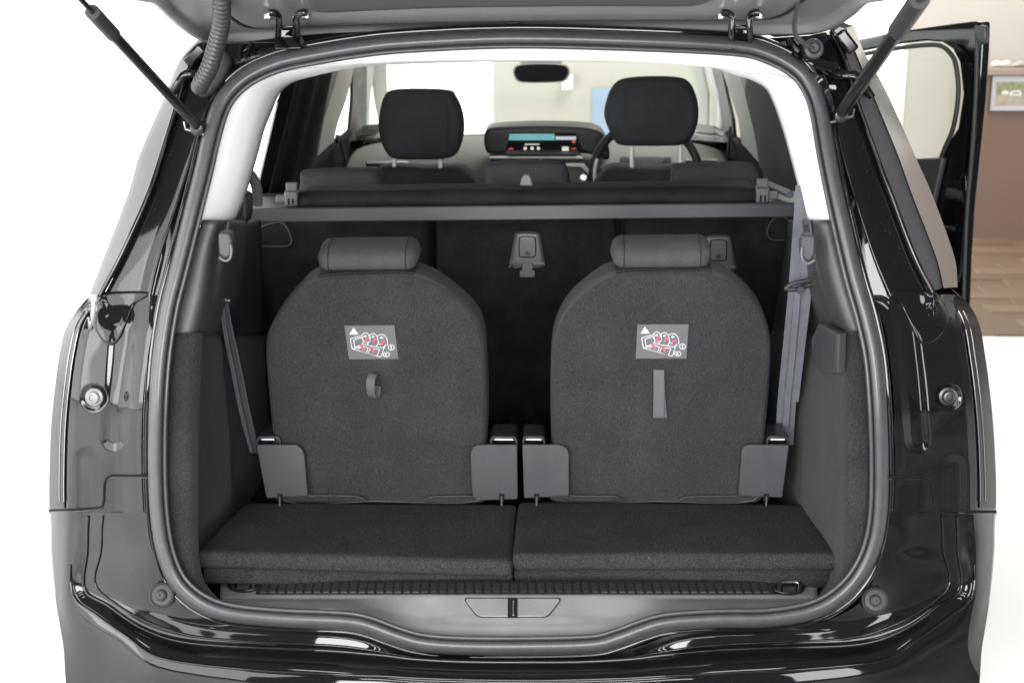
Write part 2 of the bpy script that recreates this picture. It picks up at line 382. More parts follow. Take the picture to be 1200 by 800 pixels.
# window front along the left of the car
w = thing('shop_front_window', 'bright white glass front beyond the side of the car with the ribbed cable hose', 'window', (-5.4, 2, 0))
for k in range(5):
    y0 = -3.0 + k * 2.04
    wallbox('pane', (-5.43, y0 + .03, 0.05), (-5.40, y0 + 2.01, 3.2), 'lit', parent=w)
    wallbox('frame', (-5.45, y0 - .03, 0.0), (-5.38, y0 + .03, 3.2), 'winframe', parent=w)
# low brown wall with ledge and picture
LY = 6.43
lx = onY(1146, 100, LY).x
lz = onY(1180, 82, LY).z
lowwall = wallbox('low_wall', (lx, LY, 0), (lx + 3.0, LY + .18, lz - .03), 'brownwall')
tag(lowwall, 'tan half-height wall behind the open car door', 'wall')
led = wallbox('ledge', (lx - .01, LY - .03, lz - .029), (lx + 3.0, LY + .2, lz + .01), 'ledge', parent=lowwall, bevel=.004)
# picture
pic = thing('framed_picture', 'white framed photograph of a pale car on the tan half wall', 'picture', (onY(1180, 131, LY - .02).x, LY - .03, onY(1180, 131, LY).z))
def PY(px, py, y=LY - .012): return onY(px, py, y)
a = PY(1158, 131); b = PY(1236, 88); x0, x1, z0, z1 = a.x, b.x, a.z, b.z
wallbox('backing', (x0 + .002, LY - .012, z0 + .002), (x1 - .002, LY - .001, z1 - .002), 'ink', parent=pic)
M['pframe'] = mat('dark_picture_frame', (0.05, 0.055, 0.05), 0.4)
t = .006
for q in [((x0, z0), (x1, z0 + t)), ((x0, z1 - t), (x1, z1)), ((x0, z0 + t), (x0 + t, z1 - t)), ((x1 - t, z0 + t), (x1, z1 - t))]:
    wallbox('frame', (q[0][0], LY - .022, q[0][1]), (q[1][0], LY - .0015, q[1][1]), 'pframe', parent=pic)
M['p1'] = mat('print_green', (0.17, 0.20, 0.09), 0.7, col2=(0.35, 0.36, 0.25), vscale=45); M['p2'] = mat('print_ground', (0.36, 0.31, 0.24), 0.7, col2=(0.45, 0.39, 0.32), vscale=35)
M['p3'] = mat('print_car', (0.72, 0.73, 0.66), 0.6); M['p4'] = mat('print_trunk', (0.10, 0.09, 0.07), 0.7)
def prn(pts, y): return [onY(px, py, y) for px, py in pts]
ph = fillpoly('print', [[(1167, 112), (1228, 112), (1228, 96), (1167, 96)]], lambda px, py: onY(px, py, LY - .0128), 'p1', pic)
fillpoly('print_ground', [[(1165.5, 124), (1228, 124), (1228, 112), (1166.5, 112)]], lambda px, py: onY(px, py, LY - .0128), 'p2', pic)
fillpoly('print_car', [[(1183, 112), (1183, 109), (1187, 106.5), (1195, 106), (1197, 109), (1197, 112.5)], [(1174, 111), (1174, 108), (1178, 106), (1182, 107), (1182, 111)]], lambda px, py: onY(px, py, LY - .0134), 'p3', pic)
fillpoly('print_car_window', [[(1187, 110), (1187, 108.5), (1194, 108.5), (1195, 110)]], lambda px, py: onY(px, py, LY - .0139), 'p4', pic)
# two small pale model cars on the ledge
for k, (px, s, lab, mm) in enumerate([(1173, 1.0, 'small pale shell-like ornament on the ledge above the picture', 'orn1'), (1196, 1.0, 'small grey ornament on the ledge above the picture', 'orn2')]):
    M[mm] = mat(mm, (0.75, 0.66, 0.58) if k == 0 else (0.42, 0.38, 0.33), 0.5)
    p = onY(px, 81, LY + .05); pts = []
    L = .062 if k == 0 else .07
    prof = [(-1, .012), (-.9, .03), (-.5, .045), (-.1, .03), (.3, .036), (.6, .046), (.95, .03), (1, .012)] if k == 0 else [(-1, .01), (-.6, .024), (-.3, .04), (.3, .042), (.6, .024), (1, .012)]
    rows = []
    for u, h in prof:
        wv = .028 * (1 - .6 * abs(u) ** 3)
        rows.append([Vector((p.x + u * L, p.y + math.cos(q) * wv, lz + .011 + h * .5 + math.sin(q) * h * .5)) for q in [2 * math.pi * i / 12 for i in range(12)]])
    o = loft('ornament', rows, mm, closed=True, subd=1); tag(o, lab, 'ornament')
# pale blue board and a small box seen on the wall through the windscreen
o = plate('notice_board', [onY(*p, BY - .02) for p in ((694, 104), (722, 104), (722, 158), (694, 158))], (0, .017, 0), 'blue')
tag(o, 'pale blue board on the cream wall seen through the windscreen', 'notice board')
o = plate('wall_box', [onY(*p, BY - .06) for p in ((658, 88), (672, 88), (672, 106), (658, 106))], (0, .057, 0), 'winframe', bevel=.004)
tag(o, 'small white box on the cream wall beside the rear-view mirror', 'wall box')

# ================================================================== THE CAR
car = thing('car', 'glossy black people carrier with open tailgate and two raised third-row seats', 'car', (0, 0, 0))
def P(name): return dict(parent=car)

# ---------------------------------------------------------------- weather seal
SEAL = [(600,45),(480,50),(420,56),(360,66),(328,73),(300,84),(280,97),(265,113),(255,133),(246,165),(238,200),(228,240),(218,280),(208,320),(198,360),(190,410),(186,455),(184,505),(184,560),(187,610),(195,652),(210,684),(236,706),(270,718),(330,724),(400,727),(430,732),(460,743),(490,752),(530,756),(600,757),(690,755),(722,748),(752,737),(782,729),(840,725),(900,724),(952,715),(986,696),(1010,668),(1024,635),(1030,595),(1031,540),(1029,480),(1024,420),(1014,372),(1002,330),(990,280),(979,230),(969,180),(960,128),(949,100),(932,80),(900,63),(860,54),(740,48)]
sealpx = cr([Vector((a, b, 0)) for a, b in SEAL], 4, True)
NS = len(sealpx)
def sealoff(d):                         # pixel loop moved outwards by d
    out = []
    for i, p in enumerate(sealpx):
        t = (sealpx[(i + 2) % NS] - sealpx[i - 2]).normalized(); n = Vector((t.y, -t.x, 0))
        if (p - Vector((607, 400, 0))).dot(n) < 0: n = -n
        # keep a consistent side: loop runs anticlockwise on screen
        n = Vector((-t.y, t.x, 0)); out.append(p + n * d)
    return out
# check the side
_t = (sealpx[2] - sealpx[0]).normalized(); SIDE = 1 if Vector((-_t.y, _t.x, 0)).y < 0 else -1
def sl(d, off): return [onS(p.x, p.y, off) for p in sealoff(d * SIDE)]
def sealsweep(name, prof, m, parent):   # prof: (outward px, depth)
    rows = [sl(d, o) for d, o in prof]
    return loft(name, rows, m, parent, closed=True)
bulb = [(10, .025), (10.5, .010), (9.5, -.003), (6.5, -.012), (2, -.0155), (-2.5, -.013), (-5.5, -.006), (-6.5, .003)]
seal = sealsweep('weather_seal', bulb, 'rubber', car)
lip = [(-6, .004), (-7, -.003), (-8.6, -.0065), (-10.6, -.0055), (-12, .0), (-12.5, .012), (-12.5, .03)]
sealsweep('seal_lip', lip, 'rubber', seal)
# painted flange that carries the seal
sealsweep('aperture_flange', [(7, .03), (13, .012), (16, .02), (17, .05)], 'paint', car)

# ---------------------------------------------------------------- rear quarters: one relief per side
def interp(tab, v):
    if v <= tab[0][0]: return tab[0][1]
    for (a, x), (b, y) in zip(tab[:-1], tab[1:]):
        if v <= b: return x + (y - x) * (v - a) / (b - a)
    return tab[-1][1]
def seg_d(p, a, b):
    p = Vector(p); a = Vector(a); b = Vector(b); ab = b - a; t = max(0, min(1, (p - a).dot(ab) / ab.dot(ab))); return (p - a - ab * t).length
def smtab(tab):
    pts = cr([Vector((a, b, 0)) for a, b in tab], 6); return [(p.x, p.y) for p in pts]
innerL = smtab([(338, 194), (346, 190), (360, 185), (385, 179), (440, 170), (500, 166), (560, 166), (600, 168)])
innerR = smtab([(338, 1014), (346, 1019), (360, 1026), (385, 1037), (440, 1045), (500, 1049), (560, 1049), (600, 1047)])
silL = smtab([(338, 108), (346, 104.5), (352, 100), (365, 89), (385, 77), (415, 70), (450, 65), (500, 60), (560, 58), (600, 58)])
silR = smtab([(338, 1119), (345, 1122), (352, 1131), (365, 1141), (385, 1149), (415, 1154), (450, 1159), (500, 1164), (560, 1167), (602, 1167)])
def edge_d(w):
    return 0.010 * sm((w - .70) / .13) + (0.062 * ((w - .80) / .2) ** 1.35 if w > .80 else 0)
PILTOP = {True: [(104, .15), (107, .085), (114, .04), (122, .05), (152, .05), (176, .03), (192, .045)],
          False: [(1017, .045), (1043, .03), (1065, .05), (1088, .05), (1096, .04), (1104, .085), (1120, .15)]}
def qdepth(px, py, L):
    inn = innerL if L else innerR; sil = silL if L else silR
    a = interp(inn, py); b = interp(sil, py); w = max(0, min(1, (px - a) / (b - a)))
    d = 0.012 + 0.018 * sm(w / .3) + 0.012 * w + edge_d(w)          # trough beside the seal, then the corner
    if L: ch = [((143, 395), (134, 512), 15, .0042), ((100, 540), (100, 700), 15, .0048)]; bolt = (110, 466)
    else: ch = [((1062, 390), (1075, 515), 14, .0045), ((1118, 548), (1119, 700), 15, .0055)]; bolt = (1111, 465)
    for p, q, r, dep in ch: d += dep * (1 - sm((seg_d((px, py), p, q) - r * .35) / (r * .9)))
    rb = math.hypot(px - bolt[0], py - bolt[1]); d += .004 * (1 - sm((rb - 11) / 6))
    d += .004 * math.sin(py * .04 + px * .02) * sm(w * 3) * (1 - w)
    t = sm((py - 344) / 46)
    if t < 1: d = interp(PILTOP[L], px) * (1 - t) + d * t
    return d
QB = 600
def quarter(side):
    L = side < 0; inn = innerL if L else innerR; sil = silL if L else silR
    top = 345; nu, nv = 96, 210; bolt = (110, 466) if L else (1111, 465); rows = []
    for j in range(nv + 1):
        py = top + (QB - top) * j / nv; a = interp(inn, py); b = interp(sil, py); row = []
        for i in range(nu + 1):
            px = a + (b - a) * (i / nu) ** .9; row.append(onS(px, py, qdepth(px, py, L)))
        rows.append(row)
    for r in rows: r.append(r[-1] + Vector((0, .06, 0)))
    o = loft('rear_quarter', rows, 'paint', car, angle=40)
    # shut line between body and bumper: gap shade painted as a dark strip, highlight caught by an added bead
    sp_ = [(176, 557), (150, 557), (133, 557), (126, 559.5), (123, 565), (122, 575), (121.5, 587), (119, 593), (112, 595), (90, 596.5), (58, 597.5)] if L else [(1040, 558.5), (1065, 558.5), (1080, 558.5), (1088, 560), (1092, 565), (1093.5, 575), (1095, 588), (1098, 594), (1105, 597), (1130, 598.5), (1167, 599)]
    ln = [Vector((a, b, 0)) for a, b in sp_]; ln = cr(ln, 5)
    tube('panel_gap_shade', [onS(p.x, p.y, qdepth(p.x, p.y, L) - .0005) for p in ln], .0022, 'darkvoid', o, seg=6)
    tube('panel_edge_glint', [onS(p.x, p.y + 2.2, qdepth(p.x, p.y + 2.2, L) + .0004) for p in ln], .0022, 'paint', o, seg=8)
    # bolt
    c = onS(bolt[0], bolt[1], .034); r = .0115
    disc('bolt', c + Vector((0, .006, 0)), (0, -1, .15), r, .014, 'sill' if L else 'blackmetal', o, prof=[(.0165, 0), (.0165, .004), (.0155, .006), (.0115, .007), (.0115, .012), (.0095, .0145), (.006, .015), (.005, .0125), (.0005, .0125)])
    # tail lamp lens wrapping the corner
    rows = []; lampin = .80
    for j in range(60):
        py = 352 + 243 * j / 59; a = interp(inn, py); b = interp(sil, py); row = []
        for i in range(15):
            w = .83 + .172 * i / 14; px = a + (b - a) * w
            d = qdepth(px, py, L) - .005 * sm((py - 352) / 25)
            if i == 0: d += .012
            row.append(onS(px, py, d))
        rows.append(row)
    for r in rows: r.append(r[-1] + Vector((0, .05, 0)))
    tl = loft('tail_lamp', rows, 'lamp', o, angle=40)
    for i in (1, 5):
        tube('lamp_rib', [r[i] + Vector((0, -.001, 0)) for r in rows[3:-2]], .0010, 'steel', o, seg=6)
    return o
qL = quarter(-1); qR = quarter(1)

# ---------------------------------------------------------------- D pillars
def pillar(rows_px, offs, L):
    # rows_px: list of rows of (px, py); smooth along the height
    cols = list(zip(*rows_px)); cols = [cr([Vector((a, b, 0)) for a, b in c], 6) for c in cols]
    return [[onS(p.x, p.y, o) for p in c] for c, o in zip(cols, offs)]
rowsL = [[(192,346),(176,346),(152,348),(122,346),(114,345),(107,345),(104,347)],
         [(203,300),(187,300),(168,300),(145,300),(139,300),(131,300),(122,300)],
         [(221,230),(211,230),(196,230),(176,230),(171,230),(161,230),(149,230)],
         [(233,180),(226,180),(212,180),(193,180),(188,180),(177,180),(164,180)],
         [(248,122),(243,121),(230,120),(213,118),(207,117),(200,115),(193,113)],
         [(276,90),(258,84),(246,80),(228,78),(221,76),(216,74),(210,72)],
         [(322,66),(290,57),(275,53),(255,50),(246,48),(240,47),(233,45)]]
rowsR = [[(1017,346),(1043,346),(1065,348),(1088,344),(1096,340),(1104,337),(1120,336)],
         [(1006,300),(1024,300),(1046,300),(1068,300),(1074,300),(1095,300),(1116,300)],
         [(990,230),(1001,230),(1020,230),(1042,230),(1047,230),(1068,230),(1091,230)],
         [(980,180),(987,180),(1003,180),(1023,180),(1028,180),(1050,180),(1069,180)],
         [(969,124),(975,122),(986,120),(1000,116),(1005,113),(1022,112),(1037,108)],
         [(946,90),(961,82),(972,78),(986,72),(993,68),(1003,66),(1011,62)],
         [(898,54),(930,46),(948,42),(968,38),(980,35),(990,33),(999,30)]]
for rws, L in ((rowsL, True), (rowsR, False)):
    g = pillar(rws, [.045, .030, .050, .050, .040, .085, .15 if L else .36], L)
    # finer cross-section so the panel bends softly
    fine = []
    for j in range(len(g[0])):
        pts = [g[0][j]] + [g[0][j].lerp(g[1][j], .8), g[1][j], g[1][j].lerp(g[2][j], .2)] + [g[2][j], g[3][j].lerp(g[2][j], .2), g[3][j]]
        fine.append(pts)
    dp = loft('rear_pillar', fine, 'gloss', car, angle=60)
    ft = [(176,342),(160,352),(148,378),(141,396),(132,405),(122,402),(112,388),(104,370),(110,352),(122,342)] if L else [(1043,342),(1055,356),(1066,378),(1076,400),(1086,404),(1098,398),(1108,386),(1112,368),(1103,350),(1088,340)]
    pts = cr([Vector((a, b, 0)) for a, b in ft], 4, True); cq = Vector((140, 366, 0)) if L else Vector((1078, 366, 0)); rings = []
    for t_, u_ in ((1.0, .004), (.985, -.001), (.94, -.003), (.85, -.0035), (.7, -.003), (.45, -.001), (.2, .002), (.01, .003)):
        rings.append([onS(p.x, p.y, qdepth(p.x, max(p.y, 338), L) + u_) for p in [cq + (p - cq) * t_ for p in pts]])
    loft('pillar_foot', rings, 'gloss', dp, closed=True)
    tube('drip_edge', [p + Vector((0, -.004, 0)) for p in g[1]], .0028, 'gloss', dp, seg=8)
    tube('pillar_edge', [p.lerp(q, .5) + Vector((0, -.004, 0)) for p, q in zip(g[3], g[4])], .005, 'gloss', dp, seg=8)
    st = loft('quarter_window', [[g[4][j], g[4][j].lerp(g[5][j], .5), g[5][j], g[5][j].lerp(g[6][j], .5), g[6][j], g[6][j] + Vector((0, .3, 0))] for j in range(len(g[4]))], 'sideglass', car, angle=30)
    if not L: loft('glass_reflection_strip', [[g[5][j] + Vector((.002, -.003, 0)), g[5][j].lerp(g[6][j], .5) + Vector((.003, -.003, 0)), g[6][j] + Vector((.003, -.003, 0))] for j in range(len(g[4]))], 'reflglass', st)  # added strip carrying the painted reflection, right side only

# ---------------------------------------------------------------- bumper and lower corners
BP0 = [
 [(172,558.5),(174,610),(181,650),(196,690),(218,712),(262,729),(330,735),(400,738),(430,744),(460,755),(492,763),(545,767),(607,768)],
 [(146,558.5),(146,612),(150,658),(163,695),(192,718),(245,733),(318,739),(392,742),(428,748),(458,758),(490,766),(545,769.5),(607,770.5)],
 [(125,559.5),(123,615),(122,668),(140,700),(177,719),(232,736),(308,743),(388,746),(426,751),(456,761),(489,768.5),(545,772),(607,772.5)],
 [(121.5,598),(118,640),(111,682),(131,704),(172,728),(226,745),(304,752),(386,756),(424,760),(455,765),(488,770.5),(545,773.5),(607,774)],
 [(104,598.5),(102,645),(99,690),(127,709),(165,735),(216,752),(300,758.5),(384,762),(423,765),(454,768),(487,772),(545,775),(607,775.5)],
 [(84,598.5),(83,648),(86,697),(113,720),(147,744),(190,771),(290,784),(380,789),(421,791),(453,792),(486,794),(545,796),(607,797)],
 [(70,598.5),(71,650),(75,707),(94,742),(128,786),(180,815),(280,832),(375,838),(418,841),(451,842),(485,844),(545,846),(607,847)],
 [(58,598.5),(60,650),(65,700),(74,755),(86,830),(150,890),(265,905),(370,912),(415,914),(450,916),(485,918),(545,920),(607,920)]]
BP = []
for k, pth in enumerate(BP0):
    q = list(pth); x0 = q[0][0]; x1 = q[1][0]; BP.append([(x0, 600.0), (x0 * .4 + x1 * .6, 618.0), (x1, 645.0 + k * .5)] + q[2:] if k in (3, 4, 5, 6, 7) else [(x0, 600.0), (x0 * .4 + x1 * .6, 618.0), (x1 + (q[2][0] - x1) * .4, 640.0)] + q[2:])
offA = [.030, .040, .043, .045, .050, .056, .076, .112]      # beside the shut line
offB = [.030, .036, .038, .032, .020, -.020, -.030, .020]   # around the corner
offC = [.018, .012, .006, .000, -.008, -.065, -.075, -.050]      # middle of the bumper
sums = [1214, 1218, 1221, 1224, 1225, 1225, 1225, 1225]
cols = []
for k, pth in enumerate(BP):
    full = [(a, b, i) for i, (a, b) in enumerate(pth)]
    full = full[:-1] + [(sums[k] - a, b + (2 if 3 < i < 7 else 0), i) for a, b, i in reversed(full)]
    pts = []
    for a, b, i in full:
        qa = qdepth(a, 600, a < 600); o = qa + (offC[k] - qa) * sm((i - .6) / 8.0)
        pts.append(Vector((a, b, o * 1000)))
    cols.append(cr(pts, 7))
grid = []
for j in range(len(cols[0])):
    c = [q[j] for q in cols]; grid.append(cr(c, 5))
nj, ni = len(grid), len(grid[0]); off = [[p.z / 1000 for p in r] for r in grid]
for it_ in range(24):                       # relax the relief along the bumper, a little across it
    new = [r[:] for r in off]
    for j in range(nj):
        for i in range(ni):
            if j < 3 or j > nj - 4: continue
            a = off[max(j - 1, 0)][i]; b = off[min(j + 1, nj - 1)][i]; new[j][i] = off[j][i] * .5 + (a + b) * .25
            if it_ < 3 and 0 < i < ni - 1: new[j][i] = new[j][i] * .6 + (off[j][i - 1] + off[j][i + 1]) * .2
    off = new
sec = [[onS(grid[j][i].x, grid[j][i].y, off[j][i]) for i in range(ni)] for j in range(nj)]
for r in sec: r.append(r[-1] + Vector((0, .06, -.01)))
crease = [r[25] for r in sec]
bump = loft('bumper', sec, 'paint', car, angle=38)
for q_, r_, c_ in ((15, .0022, 2), (20, .0030, 2), (25, .0026, 16)):
    tube('crease_glint_bead', [r[q_] + Vector((0, -.0006, .0006)) for r in sec[c_:len(sec) - c_]], r_, 'paint', bump, seg=10)  # thin beads added along the creases to catch bright highlight lines
for px, py in ((190, 697), (1025, 703)):
    c = onS(px, py, .006)
    disc('bump_stop', c, (0, -.55, .83) if False else (0, -.9, .4), .02, .012, 'darkrubber', bump, prof=[(.0235, -.004), (.0235, .004), (.021, .0065), (.018, .004), (.011, .005), (.0095, .010), (.006, .0125), (.0025, .0125), (.002, .009), (.0003, .009)])

# hidden backing inside the corners, the lower body and the wheels
for sx in (-1, 1):
    rows = []
    for y, hw in ((.36, .86), (.7, .905), (1.5, .915), (2.4, .91), (3.2, .895), (3.75, .80), (4.05, .55)):
        rows.append([Vector((sx * (hw - e), y, z)) for z, e in ((.22, .05), (.32, .012), (.55, 0), (.78, .004), (.92, .03), (1.0, .075))])
    o = loft('side_panel', rows, 'paint', car, solid=.01)
    for wy in (.78, 3.05):
        w = disc('wheel', (sx * .70, wy, .325), (sx, 0, 0), .325, .2, 'tyre', car, seg=36, prof=[(.20, 0), (.29, -.004), (.318, .012), (.325, .04), (.325, .16), (.315, .19), (.29, .205), (.215, .20), (.21, .19)])
        disc('rim', (sx * .70, wy, .325), (sx, 0, 0), .2, .18, 'steel', w, seg=30, prof=[(.212, .02), (.212, .185), (.195, .19), (.18, .165), (.05, .175), (.03, .19), (.001, .19)])
wallbox('under_tray', (-.72, .16, .20), (.72, 3.7, .26), 'darkvoid', parent=car)
front = loft('bonnet', [[Vector((x, y, z - .04 * (x / .8) ** 2)) for x in (-.8, -.4, 0, .4, .8)] for y, z in ((3.5, 1.0), (3.8, .92), (4.05, .80), (4.15, .55), (4.12, .25))], 'paint', car, solid=.01)

# ---------------------------------------------------------------- load sill
SR_s = [681, 698, 701, 704.5, 708.5, 713]; SR_c = [681, 697, 700, 722, 733, 749]; SO = [.150, .098, .092, .058, .036, .014]
def sillw(px): return sm((px - 385) / 110) * sm((825 - px) / 110)
def sillrow(px):
    w = sillw(px); r = [a + (b - a) * w for a, b in zip(SR_s, SR_c)]
    if px < 300: r = [a - (0 if i < 3 else 0) for i, a in enumerate(r)]
    return r
def sillpt(px, py, up=0.0):
    r = sillrow(px); o = interp(list(zip(r, SO)), py); p = onS(px, py, o)
    if 690 < py < 740 and 440 < px < 760: up += .0045 * sm((112 - .95 * (py - 700) - abs(px - 601)) / 26) * sm((732 - py) / 9) * sm((py - 694) / 6)
    return p + Vector((0, -.25, .97)) * up
cols = []
for i in range(121):
    px = 258 + (958 - 258) * i / 120; r = sillrow(px); dense = []
    for k in range(5):
        for q in range(8): dense.append((r[k] + (r[k + 1] - r[k]) * q / 8))
    dense.append(r[5]); cols.append([sillpt(px, py) for py in dense] + [onS(px, r[5] + 4, .03)])
sill = loft('sill_trim', cols, 'sill', car)
sill.modifiers.new('solid', 'SOLIDIFY').thickness = .003
# dark ribbed tread along the inner edge of the sill
trd = loft('tread_strip', [[sillpt(300 + 618 * i / 80, 681.5 + 15.5 * k / 4, .0022) for k in range(5)] for i in range(81)], 'blackplastic', sill)
px = 312
M['rib'] = mat('tread_rib_plastic', (0.022, 0.022, 0.0225), 0.5)
while px < 900:
    lean = (px - 607) / 300 * 4; wd = 8.6
    q = [(px - wd / 2 + lean * .0, 683.5), (px + wd / 2, 683.5), (px + wd / 2 + lean, 695.5), (px - wd / 2 + lean, 695.5)]
    lo = [sillpt(a, b, .002) for a, b in q]; hi = [sillpt(a + (px - a) * .3, b + (689.5 - b) * .12, .0040) for a, b in q]
    mk('rib', lo + hi, [(4, 5, 6, 7), (0, 1, 5, 4), (1, 2, 6, 5), (2, 3, 7, 6), (3, 0, 4, 7)], 'rib', sill, smooth=False)
    px += 10.4
# latch cover
def rnd(pts, r, n=4):
    out = []
    for i, p in enumerate(pts):
        p = Vector((p[0], p[1], 0)); a = Vector((*pts[i - 1], 0)); b = Vector((*pts[(i + 1) % len(pts)], 0))
        da = (a - p).normalized() * min(r, (a - p).length * .45); db = (b - p).normalized() * min(r, (b - p).length * .45)
        for k in range(n + 1):
            t = k / n; out.append(tuple(((p + da) * (1 - t) ** 2 + p * 2 * t * (1 - t) + (p + db) * t * t).xy))
    return out
trap = rnd([(543.5, 700.5), (658, 700.5), (641, 721.5), (560.5, 721.5)], 6)
trap2 = rnd([(542.3, 699.8), (659.2, 699.8), (641.8, 722.6), (559.8, 722.6)], 6)
def lplane(up):
    o = sillpt(600, 711, up); a = sillpt(560, 701, 0); b = sillpt(640, 701, 0); c = sillpt(600, 721, 0); n = (b - a).cross(c - a).normalized(); return o, n
o_, n_ = lplane(.0025)
gapo = plate('latch_gap', [onP(a, b, *lplane(.0018)) for a, b in trap2], (0, .004, -.012), 'blackplastic', sill)
lat = plate('latch_cover', [onP(a, b, *lplane(.0034)) for a, b in trap], (0, .003, -.008), 'sill', sill, bevel=.0008)
plate('latch_slot', [onP(a, b, *lplane(.0040)) for a, b in ((595, 700), (606.5, 700), (606.5, 722), (595, 722))], (0, .003, -.008), 'darkvoid', lat)
tube('striker', [onP(a, b, *lplane(.0062)) for a, b in ((601.5, 703.5), (601.3, 712), (601.5, 720.5))], .0022, 'chrome', lat, seg=8)
# lashing eyes in their dishes
for cx, cy in ((285.5, 687.5), (924.5, 690.5)):
    ring = [sillpt(cx + 18 * math.cos(w), cy + 6.6 * math.sin(w), .0045) for w in [2 * math.pi * i / 28 for i in range(28)]]
    dsh = plate('lashing_dish', ring, (0, .003, -.014), 'darkvoid', sill)
    tube('lashing_rim', ring, .0022, 'blackmetal', dsh, closed=True, seg=8)
    eye = [sillpt(cx + a, cy + b, h) for a, b, h in ((-11, 5, .004), (-12, 1, .008), (-10, -2.5, .011), (0, -3.2, .012), (10, -2.5, .011), (12, 1, .008), (11, 5, .004))]
    tube('lashing_eye', cr(eye, 4), .0032, 'steel', dsh, seg=8)
    plate('eye_tab', [sillpt(cx + a, cy + b, .0072) for a, b in ((-7, 0), (7, 0), (7, 5.5), (-7, 5.5))], (0, .001, -.004), 'plastic', dsh)

# ---------------------------------------------------------------- side trims of the load bay
def sidetrim(name, rows, m, sub=7):
    """rows: list of rows; each row = list of (px, py, mode, value); mode 's' offset on rear face, 'y' plane."""
    g = []
    for r in rows: g.append([onS(a, b, v) if md == 's' else onY(a, b, v) for a, b, md, v in r])
    cols = [cr(c, sub) for c in zip(*g)]
    gg = [cr(list(r), 5) for r in zip(*cols)]
    o = loft(name, gg, m, car); s = o.modifiers.new('solid', 'SOLIDIFY'); s.thickness = .004; s.offset = 0
    return o
def rL(py, c0, c1, c2, c3, d1=.07, y2=.46, y3=1.0): return [(c0, py, 's', .022), (c0 * .35 + c1 * .65, py, 's', .03), (c1, py, 's', d1), (c1 * .6 + c2 * .4, py, 'y', y2 * .55), (c2, py, 'y', y2), (c3, py, 'y', y3)]
def rW(py, c0, c1, c2, c3): return [(c0, py, 's', .022), (c0 * .35 + c1 * .65, py, 's', .028), (c1 - .5, py, 's', .050), (c1, py, 's', .075), (c1 - 5, py, 'y', .24), (c2 - 6, py, 'y', .44), (c2, py, 'y', .56), (c3, py, 'y', 1.0)]
tL = sidetrim('side_carpet', [rW(390, 203, 236, 262, 316), rW(440, 198, 233, 266, 318), rW(520, 195, 231, 272, 322), rW(585, 196, 230, 274, 326), rW(640, 203, 231, 272, 326), rW(676, 217, 236, 272, 326), rW(697, 238, 250, 276, 326), rW(712, 262, 268, 286, 326)], 'sidecarpet')
tR = sidetrim('side_carpet', [rL(388, 1013, 988, 962, 905), rL(440, 1018, 986, 950, 903), rL(520, 1019, 985, 938, 899), rL(585, 1018, 984, 934, 895), rL(640, 1011, 984, 938, 895), rL(676, 998, 981, 940, 895), rL(697, 978, 966, 940, 895), rL(712, 952, 946, 930, 895)], 'sidecarpet')
pL = sidetrim('side_trim', [rL(258, 238, 264, 282, 305, .09), rL(300, 223, 254, 280, 306, .09), rL(350, 211, 247, 272, 310, .085), rL(392, 201.5, 235, 261, 315)], 'plastic')
pR = sidetrim('side_trim', [rL(258, 979, 952, 940, 922, .09), rL(300, 992, 958, 944, 920, .09), rL(350, 1005, 972, 950, 912, .085), rL(390, 1014.5, 989, 963, 906)], 'plastic')
pk = [onY(a, b, y) for a, b, y in ((982, 392, .10), (981, 437, .105), (962, 438.5, .175), (951, 426, .25), (949, 398, .27), (958, 378, .22))]
pillow('trim_pocket', [p + Vector((.002, .002, 0)) for p in pk], (-.8, -.6, .05), .02, .003, 'plastic', pR, k=3)
# bag hooks and belt guides on the trims
def hook(px, py, s, par):
    b = onY(px, py, .14)
    plate('bag_hook', [b + Vector((s * x * .7, 0, z * .8)) for x, z in ((-.012, .03), (.016, .03), (.022, .012), (.018, -.02), (.0, -.03), (-.014, -.014))], (0, .03, 0), 'plastic', par, bevel=.004)
    tube('hook_bar', cr([b + Vector((s * x, -.004, z)) for x, z in ((-.008, -.018), (.002, -.024), (.010, -.021), (.014, -.010), (.014, .004))], 5), .0024, 'clip', par, seg=8)
hook(262, 289, 1, pL); hook(949, 292, -1, pR)
# pale pillar and header trim
outer = [(231,263),(241,222),(250,186),(259,152),(267,128),(279,108),(299,91),(326,80.5),(359,73),(420,63),(480,58),(600,53),(740,56),(845,62),(887,69),(914,77),(935,91),(949,113),(959,142),(968,178),(978,219),(988,263)]
inner = [(264,261),(275,235),(284,205),(292,175),(299,147),(306,126),(317,108),(336,96),(365,88.5),(420,81),(480,77),(600,74),(740,75),(830,81),(860,86.5),(885,93),(903,103),(912,118),(922,145),(932,180),(941,215),(952,259)]
third = [(276,256),(285,235),(294,205),(302,178),(309,152),(318,130),(328,108),(345,95),(370,88),(420,80),(480,76),(600,73),(740,74),(830,80),(858,86),(880,93),(897,103),(906,118),(916,145),(926,180),(935,215),(944,255)]
inner = [(a, b - 3 if 400 < a < 850 else b) for a, b in inner]; third = [(a, b - 5 if 400 < a < 850 else b) for a, b in third]
A = cr([onS(a, b, .028) for a, b in outer], 5); B = cr([onS(a, b, .14) for a, b in inner], 5); C = cr([onS(a, b, .42) for a, b in third], 5)
mid = [a.lerp(b, .5) + Vector((0, -.022, 0)) for a, b in zip(A, B)]; q1 = [a.lerp(b, .15) + Vector((0, -.012, 0)) for a, b in zip(A, B)]; q2 = [a.lerp(b, .85) + Vector((0, -.012, 0)) for a, b in zip(A, B)]
wt = loft('header_trim', [A, q1, mid, q2, B, [b.lerp(c, .5) for b, c in zip(B, C)], C], 'white_trim', car)
s = wt.modifiers.new('solid', 'SOLIDIFY'); s.thickness = .004; s.offset = 0

